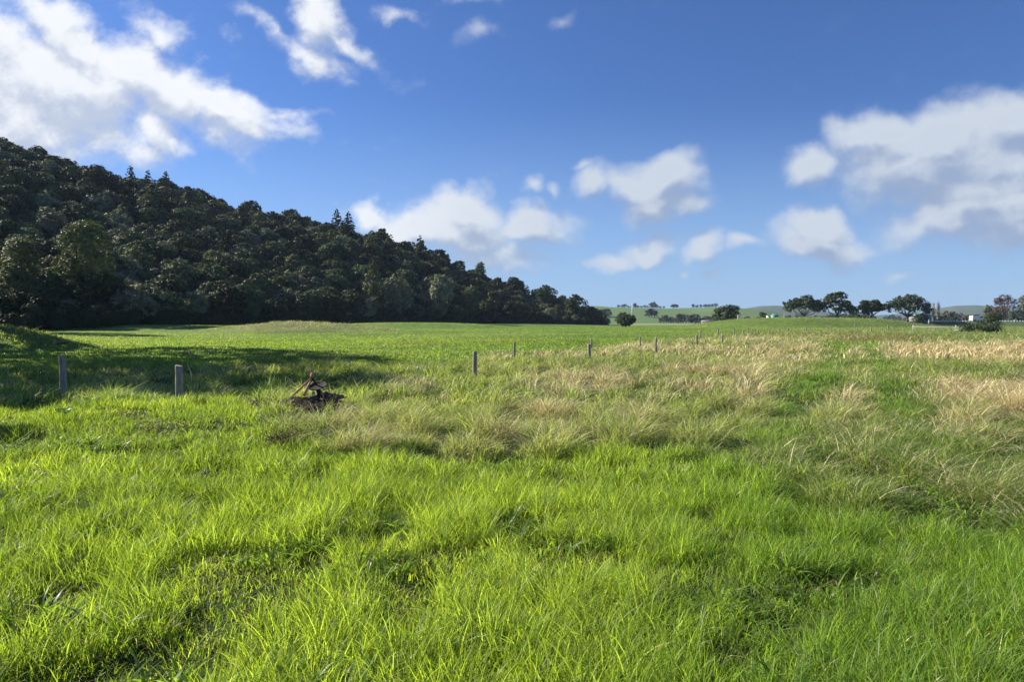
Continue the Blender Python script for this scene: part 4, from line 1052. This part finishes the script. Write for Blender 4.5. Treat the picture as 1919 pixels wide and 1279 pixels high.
# small house with blue green roof
dH = 285; x = UX(1724, dH); zb = 1.2
hs_ = empty('small_house', (x, dH, zb), .25); tag(hs_, 'small grey house with blue green iron roof behind the rightmost macrocarpa', 'house')
MB().box((0, 0, 1.4), (6.4, 5, 3.0)).build('wall', M_WALL, hs_)
Vr = [(-3.7, -3, 2.85), (3.7, -3, 2.85), (3.7, 3, 2.85), (-3.7, 3, 2.85), (-1.6, 0, 4.7), (1.6, 0, 4.7)]
MB().add(Vr, [[0, 1, 5, 4], [2, 3, 4, 5], [0, 3, 2, 1]], [[1, 2, 5], [3, 0, 4]]).build('roof', M_TEAL, hs_)
for xx in (-1.8, 1.7):
    f_ = MB().box((xx, -2.53, 1.7), (1.2, .06, 1.1)).build('window', M_WALL, hs_); MB().box((xx, -2.575, 1.7), (1.0, .03, .9)).build('pane', M_GLASS, f_)
MB().box((0, -2.53, 1.1), (.9, .06, 2.0)).build('door', M_TEAL, hs_)
# low pale farm building far left behind the paddock
dB = 420; x = UX(1330, dB); zb = float(gz([x], [dB])[0])
fb_ = empty('farm_shed', (x, dB, zb)); tag(fb_, 'low pale roofed shed at the far edge of the paddock', 'shed')
MB().box((0, 0, .7), (9, 5, 1.8)).build('wall', M_WALL, fb_)
MB().add([(-4.8, -2.8, 1.55), (4.8, -2.8, 1.55), (4.8, 2.8, 1.55), (-4.8, 2.8, 1.55), (-4.8, 0, 2.6), (4.8, 0, 2.6)], [[0, 1, 5, 4], [2, 3, 4, 5], [0, 3, 2, 1]], [[1, 2, 5], [3, 0, 4]]).build('roof', plain('pale_roof_iron', (.17, .17, .16), (.22, .21, .2), 1, .6), fb_)
# road on its embankment with white guard rail
xs = np.linspace(UX(1735, 262), UX(2700, 262), 60); V = []
for x in xs:
    for yy in (259.0, 268.5): V.append((x, yy, float(gz([x], [yy])[0]) * 0 + 1.83))
tag(link('road', raw_mesh('road', V, [[2 * k, 2 * k + 2, 2 * k + 3, 2 * k + 1] for k in range(59)]), M_ROAD), 'sealed road crossing on its low embankment at the right', None, None, 'structure')
def guard(px0, px1, label):
    d = 258.0; x0, x1 = UX(px0, d), UX(px1, d); root = empty('guard_rail', (x0, d, 1.5)); tag(root, label, 'guard rail', 'white guard rails along the road')
    MB().box(((x1 - x0) / 2, 0, .42), (x1 - x0, .06, .14)).build('rail', M_WHITE, root)
    n = int((x1 - x0) / 1.1)
    for k in range(n + 1): MB().box((k * (x1 - x0) / n, -.05, .2), (.38, .16, .9)).build('post', M_WHITE, root)
guard(1742, 1822, 'white guard rail of closely spaced posts left of the white van')
guard(1868, 1945, 'white guard rail running off the right edge beyond the shrubs')
# white van
xv = UX(1832, 261.5); vn = empty('white_van', (xv, 261.5, 1.84), 0); tag(vn, 'white van on the road half hidden by the tall shrub', 'van')
prof = [(-2.5, .35), (-2.5, 1.95), (-2.3, 2.15), (1.2, 2.15), (1.75, 1.35), (2.45, 1.1), (2.55, .7), (2.55, .35)]
V = [(x, -1, z) for x, z in prof] + [(x, 1, z) for x, z in prof]; n = len(prof)
Q = [[k, (k + 1) % n, (k + 1) % n + n, k + n] for k in range(n)]
Tt = [[0, k, k + 1] for k in range(1, n - 1)] + [[n, n + k + 1, n + k] for k in range(1, n - 1)]
MB().add(V, Q, Tt).build('body', M_WHITE, vn, bevel=.06)
MB().add([(.35, -1.02, 1.35), (1.6, -1.02, 1.35), (1.15, -1.02, 1.95), (.35, -1.02, 1.95)], [[0, 1, 2, 3]]).build('side_window', M_GLASS, vn)
MB().add([(1.80, -.85, 1.40), (1.80, .85, 1.40), (1.31, .85, 2.08), (1.31, -.85, 2.08)], [[0, 1, 2, 3]]).build('windscreen', M_GLASS, vn)
for xx in (-1.6, 1.65):
    for yy in (-.92, .92): MB().lathe([(0, -.11), (.2, -.12), (.34, -.11), (.36, 0), (.34, .11), (.2, .12), (0, .11)], (xx, yy, .36), 18, Matrix.Rotation(R(90), 4, 'X')).build('wheel', M_TYRE, vn, True)
MB().box((-2.54, -.75, .8), (.05, .2, .4)).build('tail_light', M_RUST, vn)
MB().box((2.53, -.7, .85), (.06, .3, .2)).build('headlight', M_GLASS, vn)
# poles
def pole(px, top, d, label, r=.13, cross=False, mat=None, z=None):
    x = UX(px, d); z = float(gz([x], [d])[0]) if z is None else z; h = (HY - top) / F * d + CAMH - z
    root = empty('utility_pole', (x, d, z)); tag(root, label, 'pole', 'poles in the distance')
    MB().tube([(0, 0, -.3), (0, 0, h)], [r, r * .75], 10).build('pole', mat or M_PALEBARK, root, True)
    if cross: MB().box((0, -.12, h - .5), (2.0, .12, .14)).build('crossarm', mat or M_PALEBARK, root)
pole(1779, 583, 256, 'pale pole with crossarm behind the white guard rail', .24, True)
pole(1741, 598, 255, 'short white marker post at the left end of the guard rail', .22, False, M_WHITE)
pole(1901, 600, 257, 'short white marker post above the right guard rail', .16, False, M_WHITE)
pole(1470, 588, 250, 'pale pole between the green tank and the leftmost macrocarpa', .2, False, z=2.0)
pole(1185, 570, 690, 'tall pale pole standing before the far green hill', .55, True, M_WHITE, z=fz(1185, 690))

# ------------------------------------------------------------------ haze
HAZE = 0.00009
if HAZE:
    mb = MB(); mb.box((100, 1080, 45.5), (4300, 2300, 95))
    hm, T = new_mat('pale_air')
    v = T.n('ShaderNodeVolumePrincipled', {'Color': (.62, .78, 1.0, 1), 'Density': HAZE, 'Density Attribute': '', 'Color Attribute': '', 'Temperature Attribute': '', 'Anisotropy': 0.0})
    o_ = T.n('ShaderNodeOutputMaterial'); T.t.links.new(v.outputs[0], o_.inputs['Volume'])
    o = mb.build('haze', hm); tag(o, 'thin pale haze in the distance', 'haze', None, 'stuff')

# ------------------------------------------------------------------ one label per thing
bpy.context.view_layer.update()
ORD = 'first second third fourth fifth sixth seventh eighth ninth tenth eleventh twelfth thirteenth fourteenth fifteenth sixteenth seventeenth eighteenth nineteenth twentieth'.split()
by = {}
for o in SC.objects:
    if o.parent is None and o.get('label') and o.get('kind') is None: by.setdefault(o['label'], []).append(o)
for lab, os_ in by.items():
    if len(os_) > 1:
        os_.sort(key=lambda o: o.matrix_world.translation.x / max(o.matrix_world.translation.y, 1))
        for k, o in enumerate(os_): o['label'] = lab + ', ' + (ORD[k] if k < 20 else str(k + 1) + 'th') + ' from left'
